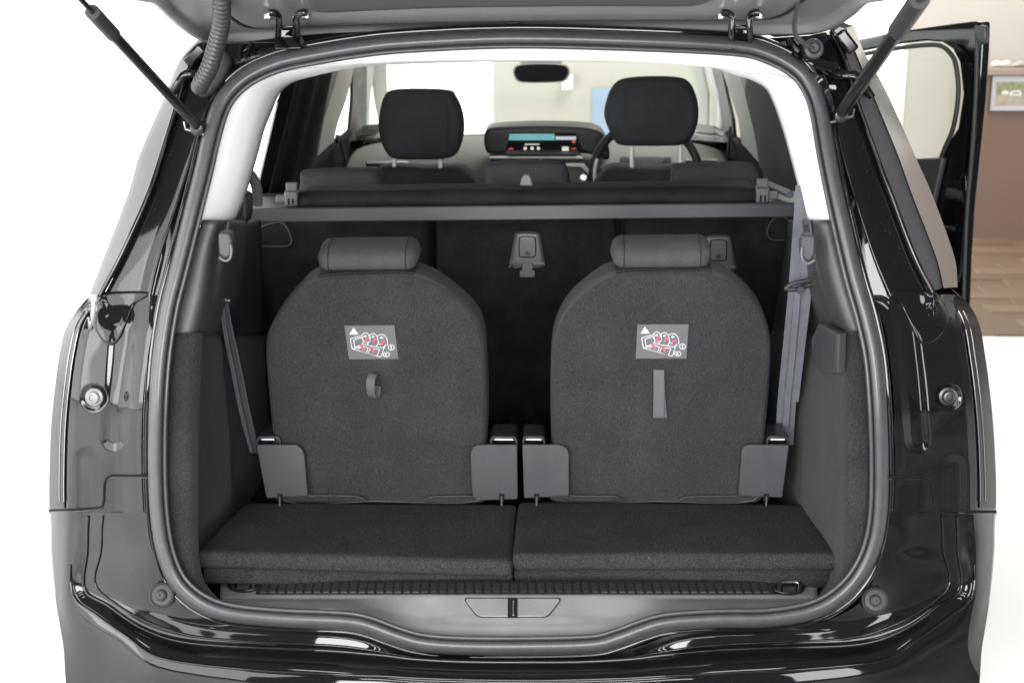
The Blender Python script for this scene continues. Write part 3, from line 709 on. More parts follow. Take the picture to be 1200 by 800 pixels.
# ---------------------------------------------------------------- load bay floor and hinged carpet boards
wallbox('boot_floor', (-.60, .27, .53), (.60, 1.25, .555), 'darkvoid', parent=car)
def board(tp, z4, th, m, name='floor_flap', par=car, bev=.012):
    T = [onZ(a, b, z) for (a, b), z in zip(tp, z4)]
    n = 14; v = []; f = []
    # top grid with gentle unevenness, skirts down
    for j in range(n + 1):
        for i in range(n + 1):
            u = i / n; w = j / n; p = T[0].lerp(T[1], u).lerp(T[3].lerp(T[2], u), w); v.append(p + Vector((0, 0, .0016 * math.sin(u * 9 + w * 4) * math.sin(w * 3))))
    def id(i, j): return j * (n + 1) + i
    for j in range(n):
        for i in range(n): f.append((id(i, j), id(i + 1, j), id(i + 1, j + 1), id(i, j + 1)))
    b0 = len(v); border = [id(i, 0) for i in range(n)] + [id(n, j) for j in range(n)] + [id(i, n) for i in range(n, 0, -1)] + [id(0, j) for j in range(n, 0, -1)]
    for k in border: v.append(v[k] + Vector((0, 0, -th)))
    for k in range(len(border)):
        l = (k + 1) % len(border); f.append((border[k], border[l], b0 + l, b0 + k))
    f.append(tuple(range(b0, b0 + len(border))))
    return mk(name, v, f, m, par, bevel=bev, bseg=4)
fl = board([(287, 587), (606.5, 589), (600.5, 658), (226, 647)], [.662, .662, .658, .662], .034, 'carpet')
fr = board([(607.5, 586), (957, 589), (990, 650), (600, 650)], [.668, .668, .668, .668], .034, 'carpet')
bl_ = board([(287, 604), (605, 608), (600.5, 668.5), (236, 661)], [.628, .628, .628, .628], .04, 'carpet', 'floor_base', fl, .006)
br_ = board([(607, 605), (955, 606), (981, 665), (601.8, 665)], [.630, .630, .630, .630], .042, 'carpet', 'floor_base', fr, .006)

# ---------------------------------------------------------------- third-row seats
SO_ = Vector((0, .44, .63)); sn = Vector((0, -.992, -.09)).normalized(); sv = Vector((0, -.09, .992)).normalized()
def seatpt(px, py, up=0.0): return onP(px, py, SO_ + sn * up, sn)
SEATS = [dict(
  shell=[(372,314),(347,333),(327,358),(315,384),(312,412),(315,450),(321,520),(326,586),(440,588),(566,587),(570,545),(571,500),(571,450),(567,388),(556,360),(531,334),(490,311),(430,309)],
  carpet=[(378,327),(350,344),(329,368),(317,396),(314.5,415),(318,450),(324,520),(329,585),(440,587),(563,586),(567,545),(567,500),(567.5,450),(564,397),(550,367),(526,345),(487,326),(432,324)],
  top=[(371,316.5),(388,313),(432,310.5),(473,310.5),(488,312.5),(486,327.5),(470,325.5),(432,324.5),(396,326.5),(376,329)],
  head=[(370.5,300),(373,287),(381,278.5),(395,276.5),(430,275),(467,274.5),(481,277),(489,287),(491,299),(486,310),(476,315),(432,316.5),(389,317.5),(376,312)],
  collars=[(393,317),(465,316)], seams=[(379,476)],
  patch=[(403.5,381.5),(462,381),(467,420.5),(409,421)], zoom=(400,375,1.0),
  covL=[(300,521),(347,521),(354,526),(357,534),(361,581),(312,584)], covR=[(551,531),(554,524),(561,521),(606,521),(607,585),(559,586.5),(553,580)],
  hinge=[(301,331),(574,607)], pins=[328, 588], wires=[[(362,581),(395,581),(418,582),(430,587)], [(494,587),(506,582.5),(530,581.5),(556,581.5)]]),
 dict(
  shell=[(718,309),(683,331),(662,354),(650,384),(646,415),(645,460),(646,520),(647,586),(770,588),(886,587),(892,545),(897,500),(901,450),(903,412),(901,384),(891,352),(868,326),(836,307),(775,305)],
  carpet=[(722,323),(688,341),(664,365),(651.5,394),(648.5,418),(648,460),(649,520),(651,585),(770,587),(883,586),(889,545),(894,500),(898,450),(901,415),(899,391),(889,362),(868,339),(836,323),(780,320)],
  top=[(718,312),(736,309.5),(778,307),(820,307),(835,309),(838,325),(818,322.5),(778,320.5),(742,322.5),(719,326)],
  head=[(716,298),(718,285),(725,276),(740,272.5),(775,271),(812,270.5),(826,273),(833,284),(835,297),(831,308),(821,312),(778,313.5),(735,314.5),(721,309)],
  collars=[(739,314.5),(815,313.5)], seams=[(724,829)],
  patch=[(747,380),(807,380),(804.5,420),(745,420)], zoom=(740,373,1.0),
  covL=[(612,521),(656,521),(664,524.5),(667,532),(667,581),(614,584)], covR=[(869,529),(872,523),(878,521),(925,521),(917,583),(865,581)],
  hinge=[(612,639),(897,924)], pins=[629, 898], wires=[[(668,581),(700,581.5),(722,582),(733,587)], [(794,587),(806,582.5),(835,581.5),(864,581)]])]
for k, D in enumerate(SEATS):
    def sp(pts, up=0.0): return [seatpt(a, b, up) for a, b in pts]
    sh = [p for p in cr([Vector((a, b, 0)) for a, b in D['shell']], 4, True)]
    sh = [Vector((p.x, p.y + 8 * sm((430 - p.y) / 100), 0)) for p in sh]
    seat = pillow('third_row_seat', [seatpt(p.x, p.y, -.010) + sn * .022 for p in sh], sn, .10, .022, 'fabric', car, k=5)
    cp = [p for p in cr([Vector((a, b, 0)) for a, b in D['carpet']], 4, True)]
    pillow('seat_back_carpet', [seatpt(p.x, p.y, .017) for p in cp], sn, .012, .005, 'seatcarpet', seat, k=3, puff=.003)
    tube('carpet_seam', [seatpt(p.x, p.y, .0125) for p in cp], .0016, 'blackplastic', seat, closed=True, seg=6)
    topc = sorted([(p.x, p.y) for p in sh if p.y < 345], key=lambda q: q[0]); rows = []
    for i in range(25):
        px = D['top'][0][0] + 3 + (D['top'][4][0] - D['top'][0][0] - 4) * i / 24; Pq = seatpt(px, interp(topc, px), -.010)
        rows.append([Pq + sv * b_ + sn * c_ for b_, c_ in ((-.030, .0232), (-.022, .0235), (-.0115, .0205), (-.003, .0115), (.0012, .0), (.0014, -.03), (.0013, -.056), (-.004, -.07))])
    loft('top_panel', rows, 'fabricdk', seat)
    # headrest: a squat roll, flatter on the rear face, with sewn ends
    hp = D['head']; cx = sum(p[0] for p in hp) / len(hp); 
    hx0, hx1, hyb = hp[0][0], hp[8][0], hp[11][1] + 1
    A0 = seatpt(hx0, hyb, .020); A1 = seatpt(hx1, hyb - 1, .020); secp = [(.0, .001), (.0085, .008), (.0095, .020), (.003, .033), (-.018, .0425), (-.048, .046), (-.078, .0425), (-.092, .026), (-.088, .006), (-.06, -.003), (-.03, -.004)]
    secc = cr([Vector((a, b, 0)) for a, b in secp], 3, True); cm = Vector((-.042, .021, 0)); rows = []
    for i in range(33):
        t = -1 + i / 16; e = max(0.0, (abs(t) - .74) / .26); sc = .06 + .94 * math.sqrt(max(0, 1 - e ** 2.3)); xx = A0.lerp(A1, (t + 1) / 2)
        rows.append([xx + sn * (cm.x + (q.x - cm.x) * (.25 + .75 * sc if sc < 1 else 1)) + sv * (cm.y + (q.y - cm.y) * sc) for q in secc])
    hr = loft('headrest', rows, 'fabric', seat, closed=True)
    for k_ in (4, 28):
        tube('headrest_seam', [p + (p - sum(rows[k_], Vector()) / len(rows[k_])).normalized() * .0006 for p in rows[k_]], .0011, 'fabricdk', seat, closed=True, seg=6)
    for a, b in D['collars']:
        disc('headrest_collar', seatpt(a, interp(topc, a), -.010) - sn * .024 + sv * .001, sv, .0175, .010, 'clip', seat, prof=[(.0175, 0), (.0175, .003), (.015, .006), (.008, .0075), (.001, .0075)])
    # hinge covers
    for key in ('covL', 'covR'):
        pts = rnd(D[key], 2.0, 2)
        c = plate('hinge_cover', [onY(a, b, .392) for a, b in pts], (0, .006, 0), 'bracket', seat, bevel=.0018)
    for (a0, a1) in D['hinge']:
        p0 = onY(a0, 521, .41); p1 = onY(a1, 521, .41); h = .021; w_ = p1.x - p0.x
        br = plate('hinge_bracket', [Vector((p0.x + w_ * u, .40, p0.z + h * v_)) for u, v_ in ((0, -.6), (.0, .55), (.06, .92), (.16, 1.05), (.84, 1.05), (.94, .92), (1, .55), (1, -.6), (.90, -.6), (.90, .5), (.80, .75), (.2, .75), (.1, .5), (.1, -.6))], (0, .075, 0), 'blackmetal', seat, bevel=.0015)
        tube('hinge_pivot', [Vector((p0.x + w_ * .12, .43, p0.z + h * .25)), Vector((p0.x + w_ * .88, .43, p0.z + h * .25))], .0065, 'steel', seat, seg=10)
        wallbox('hinge_block', (p0.x + w_ * .12, .45, p0.z - h * .6), (p0.x + w_ * .88, .47, p0.z + h * .7), 'blackmetal', parent=seat)
    for px in D['pins']:
        a = onY(px, 579, .3905); 
        wallbox('pin_notch', (a.x - .005, .3895, a.z - .013), (a.x + .005, .3915, a.z + .001), 'darkvoid', parent=seat)
        tube('hinge_pin', [a + Vector((0, -.004, -.002)), a + Vector((0, -.006, -.022))], .0025, 'plastic', seat, seg=8)
    for wpts in D['wires']:
        tube('support_wire', cr([seatpt(a, b - .5, .028) for a, b in wpts], 6), .0014, 'blackmetal', seat, seg=8)
    # printed cloth label
    pp = [seatpt(a, b, .0215) for a, b in D['patch']]
    pat = plate('label_patch', pp, -sn * .001, 'patch', seat)
    zx, zy, _ = D['zoom']; dx, dy = (0, 0) if k == 0 else (22, 15)
    def z3(a, b, up=.0222): return seatpt(zx + (a + dx) / 16, zy + (b + dy) / 16, up)
    W = [[(170,350),(380,290),(400,265),(430,240),(470,238),(500,258),(520,300),(545,370)], [(520,295),(550,265),(590,250),(630,258),(660,290),(680,340),(690,400)],
         [(680,300),(720,275),(780,272),(820,300),(850,340),(865,400),(870,450),(850,475)], [(170,350),(185,440),(205,540),(730,690),(770,660)], [(230,370),(255,510)], [(230,372),(375,325),(420,400),(390,450)],
         [(255,510),(300,495),(390,450),(520,470)], [(205,540),(300,520),(370,480)], [(320,540),(400,488),(505,520),(470,600)], [(510,600),(545,530),(720,550),(670,665)], [(540,480),(780,520),(830,465)], [(830,465),(790,550),(760,650)],
         [(480,460),(545,385)], [(660,490),(700,410)], [(405,300),(400,360),(430,410),(500,420)], [(535,300),(545,370)], [(690,380),(700,440),(740,460)], [(300,565),(660,670)]]
    lines('label_print', W, .0015, z3, sn, 'ink', seat)
    lines('label_print', [circ(935, 512, 58, 48), circ(845, 645, 58, 42)], .0016, z3, sn, 'ink', seat)
    fillpoly('label_print', [[(230, 140), (150, 268), (322, 268)], circ(450, 300, 26, 18)[:-1], circ(595, 310, 28, 18)[:-1], circ(755, 330, 32, 18)[:-1], [(925, 485), (945, 480), (945, 545), (925, 545)], [(820, 640), (835, 625), (860, 632), (835, 660), (870, 662), (870, 668), (815, 668)]], z3, 'ink', seat)
    red = []
    for cx, cy in ((470, 360), (620, 375), (775, 410)): red += [[(cx + 45, cy - 40), (cx + 45, cy + 5), (cx - 10, cy + 35), (cx, cy + 60), (cx - 25, cy + 60), (cx - 45, cy + 25), (cx - 10, cy + 15), (cx - 40, cy + 5), (cx - 20, cy - 25)]]
    for cx, cy in ((405, 520), (590, 560)): red += [[(cx - 75, cy - 60), (cx - 20, cy - 70), (cx, cy - 30), (cx + 40, cy - 5), (cx + 35, cy + 50), (cx - 10, cy + 50), (cx - 20, cy - 10), (cx - 60, cy - 30)]]
    fillpoly('label_print_red', red, lambda a, b: z3(a, b, .0226), 'red_ink', seat)
    # pull strap
    if k == 0:
        pth = cr([seatpt(a, b, u) for a, b, u in ((440, 437.5, .0215), (437, 438.5, .034), (434.5, 446, .047), (434.5, 457, .049), (436.5, 465, .038), (440, 463, .027), (442, 452, .0225))], 6)
        ribbon('pull_strap', pth, [Vector((.0165, 0, 0)) + sn * .0075] * len(pth), .0018, 'beltdk', seat)
    else:
        pth = cr([seatpt(a, b, u) for a, b, u in ((771.5, 434.5, .0215), (772, 436, .027), (772, 462, .030), (771.5, 486, .029), (771.5, 489, .026))], 6)
        ribbon('pull_strap', pth, Vector((.0205, 0, 0)), .002, 'beltdk', seat)
        pth = cr([seatpt(a, b, u) for a, b, u in ((775, 434.5, .0215), (776.5, 462, .0235), (778.5, 489, .0235))], 6)
        ribbon('strap_return', pth, Vector((.010, 0, 0)), .002, 'beltdk', seat)

# ---------------------------------------------------------------- third-row belts
def beltrib(name, pts, w, m, par=car, th=.0025):
    c = cr([onY(a, b, y) for a, b, y in pts], 6)
    return ribbon(name, c, w, th, m, par)
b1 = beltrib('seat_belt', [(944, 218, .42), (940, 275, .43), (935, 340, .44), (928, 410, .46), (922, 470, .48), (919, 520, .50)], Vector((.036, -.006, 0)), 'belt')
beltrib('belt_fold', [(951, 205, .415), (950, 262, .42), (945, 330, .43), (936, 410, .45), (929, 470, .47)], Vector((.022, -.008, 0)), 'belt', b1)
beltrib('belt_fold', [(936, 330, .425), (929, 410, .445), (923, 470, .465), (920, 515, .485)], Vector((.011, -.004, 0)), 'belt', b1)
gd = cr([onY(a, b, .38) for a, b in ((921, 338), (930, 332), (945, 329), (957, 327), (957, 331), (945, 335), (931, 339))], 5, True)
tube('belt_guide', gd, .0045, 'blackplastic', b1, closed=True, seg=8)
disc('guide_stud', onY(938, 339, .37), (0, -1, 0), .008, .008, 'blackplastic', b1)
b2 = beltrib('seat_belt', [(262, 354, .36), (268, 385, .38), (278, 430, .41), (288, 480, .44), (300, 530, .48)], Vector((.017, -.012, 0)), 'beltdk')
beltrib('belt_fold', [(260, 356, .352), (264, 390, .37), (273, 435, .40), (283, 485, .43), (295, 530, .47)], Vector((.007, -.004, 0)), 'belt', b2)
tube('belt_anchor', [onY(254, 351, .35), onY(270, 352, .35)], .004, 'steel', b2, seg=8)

# ---------------------------------------------------------------- removable luggage cover
lc = thing('luggage_cover', 'black roller luggage cover with grey metal bar behind the second-row seats', 'luggage cover', (0, 1.05, onY(607, 250, .95).z))
Yb = .95
plate('cover_bar', [onY(a, b, Yb) for a, b in ((282, 245), (610, 241), (932, 238), (932, 254.5), (610, 258), (282, 261))], (0, .012, 0), 'bar', lc, bevel=.0025)
# tray lip above the bar and the roll of cloth
T0 = [(282, 243.2), (932, 236.4)]
tray = plate('cover_tray', [onY(282, 244.4, Yb + .001), onY(932, 237.4, Yb + .001), onY(932, 236.2, Yb + .02), onY(932, 224, Yb + .28), onY(282, 231, Yb + .28), onY(282, 243, Yb + .02)], (0, .001, -.012), 'blackplastic', lc)
rows = []
for i in range(41):
    u = i / 40; px = 350 + 538 * u; row = []
    py0 = 241.5 - 7 * (px - 282) / 650
    c = onY(px, py0 - 6.5, Yb + .05)
    for q in range(19):
        w = math.pi * (1.32 - 1.32 * q / 18 * 1.0) - math.pi * .28
        w = math.radians(215 - 205 * q / 18)
        rr = .024 + .0012 * math.sin(u * 23 + q * .6) + .0008 * math.sin(u * 61)
        row.append(c + Vector((0, math.cos(w) * rr * 1.15, math.sin(w) * rr * .80)))
    row.append(c + Vector((0, .16, .004))); row.append(c + Vector((0, .26, -.01)))
    rows.append(row)
loft('cover_roll', rows, 'covervinyl', lc, solid=.003)
for px, py, sgn in ((342, 226, 1), (893, 222, -1)):
    c = onY(px, py + 6, Yb + .03)
    cl = box('cover_clip', c, (.030, .03, .034), 'clip', lc, bevel=.004)
    box('clip_tab', c + Vector((0, .004, .025)), (.026, .012, .02), 'clip', lc, bevel=.003)
    box('clip_wing', c + Vector((-sgn * .024, .0, -.002)), (.024, .018, .016), 'clip', lc, bevel=.003)
    for d in (-.005, .005): box('clip_slot', c + Vector((d, -.0155, -.006)), (.0035, .003, .014), 'darkvoid', lc)
h0 = onY(617, 213, Yb + .05)
plate('pull_handle', [h0 + Vector((x, -.012, z)) for x, z in ((-.016, -.008), (.016, -.008), (.010, .012), (.004, .019), (-.004, .019), (-.010, .012))], (0, .01, 0), 'clip', lc, bevel=.003)

# ---------------------------------------------------------------- second-row seats
Y2 = 1.30; n2 = Vector((0, -1, .06)).normalized()
def s2(px, py, up=0): return onP(px, py, Vector((0, Y2, .8)) + n2 * up, n2)
sec = []
for o in ([(288, 232), (503, 232), (506, 545), (296, 545)],
          [(510, 232), (722, 232), (725, 545), (512, 545)],
          [(730, 232), (935, 230), (933, 545), (731, 545)]):
    pts = [Vector((a, b, 0)) for a, b in rnd(o, 16, 4)]
    sec.append(pillow('second_row_seat', [s2(p.x, p.y) for p in pts], n2, .13, .02, 'black_fabric', car, k=4))
for k, o in enumerate(([(350, 216), (350, 207), (356, 202.5), (400, 201), (437, 201.5), (445, 206), (449, 214), (449, 240), (400, 242), (350, 240)],
          [(568, 214), (569, 197), (576, 193.5), (616, 192), (656, 193.5), (664, 198), (668, 214), (668, 238), (616, 240), (568, 238)],
          [(788, 214), (789, 201), (795, 195.5), (838, 194), (878, 194), (887, 198), (891, 208), (891, 236), (838, 240), (788, 236)])):
    pts = cr([Vector((a, b, 0)) for a, b in o], 4, True)
    pillow('headrest', [onY(p.x, p.y, 1.36) for p in pts], (0, -1, 0), .09, .025, 'fab_mid', sec[k], k=5, puff=.004)
# tether covers on the second-row seat backs
def tether(cx, cy, par):
    def tp(a, b, up): return s2(cx + a, cy + b, up)
    o = [(-11, -25), (11, -25), (15.5, -20), (19, 0), (21, 13), (15, 18), (-15, 18), (-21, 13), (-19, 0), (-15.5, -20)]
    pts = cr([Vector((a, b, 0)) for a, b in o], 3, True)
    th = pillow('tether_cover', [tp(p.x, p.y, .014) for p in pts], n2, .016, .008, 'tether', par, k=3)
    fr_ = cr([Vector((a, b, 0)) for a, b in ((-7, -19.5), (7, -19.5), (9.5, -15), (9.5, 0), (7, 4), (-7, 4), (-9.5, 0), (-9.5, -15))], 3, True)
    tube('tether_frame', [tp(p.x, p.y, .0150) for p in fr_], .0016, 'darkvoid', par, closed=True, seg=6)
    disc('tether_catch', tp(0, 0, .0135), n2, .006, .004, 'blackplastic', par)
    plate('tether_tab', [tp(a, b, .0152) for a, b in ((-6, 11), (6, 11), (6, 19), (9, 20), (9, 28), (-9, 28), (-9, 20), (-6, 19))], -n2 * .008, 'tether', par, bevel=.0012)
    plate('tether_slot', [tp(a, b, .0160) for a, b in ((-3.5, 24), (3.5, 24), (3.5, 26.5), (-3.5, 26.5))], -n2 * .004, 'clip', par)
    z = lambda a, b: tp((a - 378) / 11.43, (b - 405) / 11.43, .0148)
    lines('tether_print', [[(150, 520), (170, 495), (190, 520), (150, 570), (130, 585)], [(190, 510), (215, 545), (240, 560)], [(200, 590), (225, 600), (265, 590), (262, 570), (235, 555)], [(145, 560), (160, 580), (140, 590)]], .0022, z, n2, 'clip', par)
    c = tp(13.8, 12, .0149)
    textmesh('tether_text', 'TOP TETHER', .0052, c, (1, 0, 0), -(Vector((1, 0, 0)).cross(n2)), 'ink', par)
tether(618, 297, sec[1]); tether(842, 301, sec[2])
# wire loops (seat release handles)
for pts, k in (([(302, 268), (318, 262), (333, 262), (341, 278), (338, 288), (305, 289)], 0), ([(932, 281), (905, 281), (899, 272), (905, 258), (918, 255), (932, 266)], 2)):
    tube('release_loop', cr([s2(a, b, .02) for a, b in pts], 5), .004, 'blackplastic', sec[k], seg=8)
# dark cabin floor, tunnel and side linings
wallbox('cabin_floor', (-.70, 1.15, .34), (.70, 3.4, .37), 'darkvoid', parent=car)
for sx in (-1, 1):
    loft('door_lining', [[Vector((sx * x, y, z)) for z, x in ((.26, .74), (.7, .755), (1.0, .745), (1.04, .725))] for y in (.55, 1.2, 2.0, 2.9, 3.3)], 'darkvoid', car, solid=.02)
# black rails glimpsed between the rear seats
wallbox('seat_rail', (-.04, .62, .60), (-.012, 1.1, .625), 'blackmetal', parent=car)
wallbox('seat_rail', (.02, .62, .60), (.048, 1.1, .625), 'blackmetal', parent=car)

# ---------------------------------------------------------------- cabin sides: pillars and glass on the sloping window planes
def sideplane(sx):
    a = Vector((sx * .74, 0, 1.02)); d = Vector((-sx * .13, 0, .50)).normalized(); n = Vector((0, 1, 0)).cross(d).normalized(); return a, n
def onL(px, py, sx): return onP(px, py, *sideplane(sx))
def sideplate(name, pts, sx, m, out=.03, off=0.0, bev=.0, par=car):
    return plate(name, [onL(a, b, sx) + Vector((sx * off, 0, 0)) for a, b in pts], (sx * out, 0, 0), m, par, bevel=bev)
# left: blinded rear door glass, trim pillar, front door frame, A pillar
sideplate('rear_side_window', [(338, 92), (391, 82), (388, 95), (376, 135), (366, 180), (360, 218), (344, 236), (298, 240), (314, 172), (326, 120)], -1, 'privacy', .005)
# soft blind hanging inside that glass
rows = []
for i in range(25):
    u = i / 24; tpx = 340 + 44 * u; bpx = 302 + 54 * u; col_ = []
    for j in range(7):
        w = j / 6; p = onL(tpx + (bpx - tpx) * w, 95 - 10 * u + (238 - 95 + 10 * u) * w, -1); col_.append(p + Vector((.016 + .007 * math.sin(u * 16 + w), 0, 0)))
    rows.append(col_)
loft('window_blind', rows, 'black_fabric', car, solid=.002)
sideplate('window_frame', [(388, 82), (394, 82), (388, 105), (377, 140), (369, 185), (364, 215), (352, 222), (362, 180), (372, 135)], -1, 'blackplastic', .03, -.008)
sideplate('centre_pillar', [(394, 80), (415, 78), (412, 95), (405, 120), (396, 145), (390, 170), (386, 205), (362, 210), (368, 182), (378, 138), (388, 104)], -1, 'grey_trim', .012, .0, .003)
sideplate('door_frame', [(414, 78), (430, 76), (429, 140), (430, 185), (425, 200), (404, 204), (409, 160), (413, 120)], -1, 'blackplastic', .012, .0, .003)
sideplate('door_seal', [(430, 76), (439, 75), (434, 120), (433, 160), (436, 192), (430, 198), (429.5, 140)], -1, 'white_trim', .012, .0, .003)
sideplate('front_pillar', [(436, 74), (453, 72), (455, 120), (462, 160), (470, 180), (455, 178), (447, 150), (441, 118)], -1, 'grey_trim', .012, .0, .003)
sideplate('front_side_window', [(386, 82), (452, 74), (466, 180), (430, 200), (380, 212)], -1, 'glass', .004, .03)
tube('belt_strap', [onL(388, 160, -1) + Vector((.03, 0, 0)), onL(390, 180, -1) + Vector((.04, 0, 0)), onL(395, 205, -1) + Vector((.05, 0, 0))], .006, 'beltdk', car, seg=6)
disc('belt_anchor', onL(387, 163, -1) + Vector((.02, 0, 0)), (1, 0, 0), .016, .012, 'blackplastic', car)
# right
sideplate('rear_side_window', [(884, 86), (905, 95), (915, 115), (925, 150), (938, 205), (948, 236), (905, 236), (899, 200), (890, 150), (880, 110)], 1, 'privacy', .005)
M['tint'] = mat('dark_grey_blind', (0.035, 0.037, 0.039), 0.8, bump=.2, bscale=400)
sideplate('window_blind', [(884, 84), (907, 92), (920, 115), (930, 150), (943, 205), (952, 238), (910, 238), (901, 200), (891, 150), (881, 110)], 1, 'tint', .004, -.022)
sideplate('window_frame', [(868, 82), (880, 83), (884, 100), (893, 140), (903, 190), (912, 225), (890, 222), (892, 190), (886, 150), (876, 110)], 1, 'blackplastic', .03, -.008, .004)
sideplate('centre_pillar', [(845, 80), (868, 82), (877, 110), (887, 150), (893, 190), (894, 215), (874, 214), (870, 180), (865, 140), (856, 112)], 1, 'grey_trim', .012, .0, .003)
sideplate('door_frame', [(833, 78), (845, 79), (851, 110), (858, 140), (861, 170), (862, 210), (842, 210), (847, 170), (846, 140), (841, 105)], 1, 'blackplastic', .012, .0, .003)
sideplate('door_seal', [(828, 78), (833.5, 78), (841, 110), (845, 140), (845, 170), (841, 205), (836, 205), (841, 165), (840, 138), (836, 108)], 1, 'white_trim', .012, .0, .003)
sideplate('front_pillar', [(806, 76), (822, 77), (829, 110), (828, 150), (824, 176), (816, 176), (820, 140), (818, 108)], 1, 'grey_trim', .012, .0, .003)
sideplate('front_side_window', [(812, 78), (872, 82), (876, 214), (822, 200)], 1, 'glass', .004, .075)
tube('belt_strap', [onL(866, 150, 1) - Vector((.03, 0, 0)), onL(863, 205, 1) - Vector((.04, 0, 0))], .006, 'beltdk', car, seg=6)
# left rear belt guide and grab strap by the pale pillar
bg_ = pillow('belt_guide', [onY(p.x, p.y, .60) for p in cr([Vector((a, b, 0)) for a, b in ((285, 181), (291, 178), (296, 182), (296, 195), (292, 202), (284, 203), (281, 196))], 3, True)], (0, -1, 0), .03, .008, 'blackplastic', car, k=3)
tube('belt_strap', cr([onY(a, b, y) for a, b, y in ((290, 201, .60), (297, 210, .62), (301, 222, .63), (302, 240, .64))], 5), .011, 'beltdk', car, seg=8)
tube('belt_stalk', cr([onY(a, b, y) for a, b, y in ((283, 202, .60), (281, 218, .60), (279, 238, .60))], 4), .007, 'blackplastic', car, seg=8)
pillow('trim_block', [onY(p.x, p.y, .55) for p in cr([Vector((a, b, 0)) for a, b in ((272, 228), (286, 229), (290, 236), (288, 262), (270, 262))], 3, True)], (0, -1, 0), .06, .008, 'blackplastic', car, k=3)
tube('cover_arm', [onY(897, 215, 1.15), onY(926, 228, .95)], .009, 'clip', car, seg=8)
# roof shell and windscreen
rr = []
for y, hw, z in ((.30, .56, 1.575), (.7, .60, 1.615), (1.4, .62, 1.63), (2.1, .60, 1.61), (2.55, .57, 1.555)):
    rr.append([Vector((hw * t, y, z - .05 * abs(t) ** 3)) for t in [-1 + i / 8 for i in range(17)]])
rf = loft('roof', rr, 'paint', car, solid=.02)
loft('roof_lining', [[p + Vector((0, 0, -.03)) for p in r] for r in rr], 'grey_trim', car, solid=.004)
loft('windscreen', [[Vector((t * hw, y - .10 * t * t, z - .03 * t * t)) for t in [-1 + i / 6 for i in range(13)]] for y, hw, z in ((2.56, .56, 1.54), (3.0, .64, 1.32), (3.55, .70, 1.0))], 'glass', car, solid=.003)
for sx in (-1, 1):
    loft('roof_rail', [[Vector((sx * x, y, z)) for x, z in ((.55, zz - .05), (.60, zz - .055), (.625, zz - .09))] for y, zz in ((.30, 1.57), (.9, 1.60), (1.6, 1.61), (2.5, 1.54))], 'paint', car, solid=.012)

# ---------------------------------------------------------------- front seats
for hd, posts, body in (
    ([(442, 150), (444, 130), (449, 114), (458, 107.5), (490, 106), (525, 108), (533, 115), (540, 130), (543, 150), (540, 170), (532, 184), (515, 188.5), (490, 189), (465, 188.5), (454, 184), (446, 170)], [462, 516], [(420, 240), (428, 215), (440, 199), (455, 196), (500, 199), (535, 196), (545, 199), (556, 212), (562, 240), (562, 380), (425, 380)]),
    ([(709, 140), (711, 122), (717, 106), (727, 96), (745, 92.5), (770, 91.5), (795, 92.5), (808, 97), (815, 108), (819.5, 125), (819, 145), (812, 163), (802, 171), (780, 173), (755, 173), (728, 172), (719, 164)], [740.5, 797.5], [(690, 240), (698, 215), (712, 198), (722, 196), (765, 199), (800, 196), (815, 200), (826, 215), (832, 240), (832, 380), (690, 380)])):
    Yf = 2.20
    pts = [Vector((a, b, 0)) for a, b in rnd(body, 8, 3)]
    st = pillow('front_seat', [onY(p.x, p.y, Yf + .02) for p in pts], (0, -1, 0), .14, .035, 'front_fabric', car, k=5)
    pts = cr([Vector((a, b, 0)) for a, b in hd], 4, True)
    pillow('headrest', [onY(p.x, p.y, Yf) for p in pts], (0, -1, 0), .10, .035, 'front_fabric', st, k=6, puff=.012)
    seam = hd[0][0] + (hd[0][0] < 600 and 0) + (82 if hd[0][0] < 600 else 23)
    tube('headrest_seam', cr([onY(seam, y_, Yf - .0115) for y_ in (hd[4][1] + 14, 140, hd[11][1] - 16)], 4), .0012, 'fab_mid', st, seg=6)
    for px in posts:
        tube('headrest_post', [onY(px, hd[12][1] - 6, Yf + .05), onY(px, 202, Yf + .05)], .0068, 'silver', st, seg=10)

# ---------------------------------------------------------------- dashboard
Yd = 2.80
dz = onY(630, 190, Yd).z
dv = [(.78, -.06), (.60, -.02), (.3, 0), (0, .0), (-.3, 0), (-.6, -.02), (-.78, -.06)]
dash = loft('dashboard', [[Vector((x * .92, Yd + yo + .12 * (x / .8) ** 2, dz + zo + dzz)) for x, dzz in dv] for yo, zo in ((.02, -.40), (.0, -.16), (-.02, -.08), (.03, -.005), (.14, .03), (.38, .03), (.70, .0))], 'dash', car, solid=.01, subd=1)
def dp_(pts, y): return [onY(a, b, y) for a, b in pts]
hood = [p for p in cr([Vector((a, b, 0)) for a, b in ((567, 165), (569, 154), (578, 150), (610, 148), (640, 147.5), (680, 148.5), (700, 152), (709, 160), (714, 175), (712, 188), (690, 181), (650, 180), (600, 180), (575, 181), (569, 176))], 3, True)]
hb = pillow('screen_hood', [onY(p.x, p.y, 2.74) for p in hood], (0, -1, 0), .16, .012, 'blackplastic', dash, k=4)
plate('screen', dp_(((592, 178), (598, 156), (674, 156), (684, 178)), 2.735), (0, .004, 0), 'screen', dash)
YS = 2.7335
fillpoly('screen_band', [[(596, 164.5), (597.5, 157), (650, 157), (650, 164.5)]], lambda a, b: onY(a, b, YS), 'cyan', dash)
fillpoly('screen_band', [[(651, 164), (651, 160), (675, 160), (675, 164)]], lambda a, b: onY(a, b, YS), 'cyan2', dash)
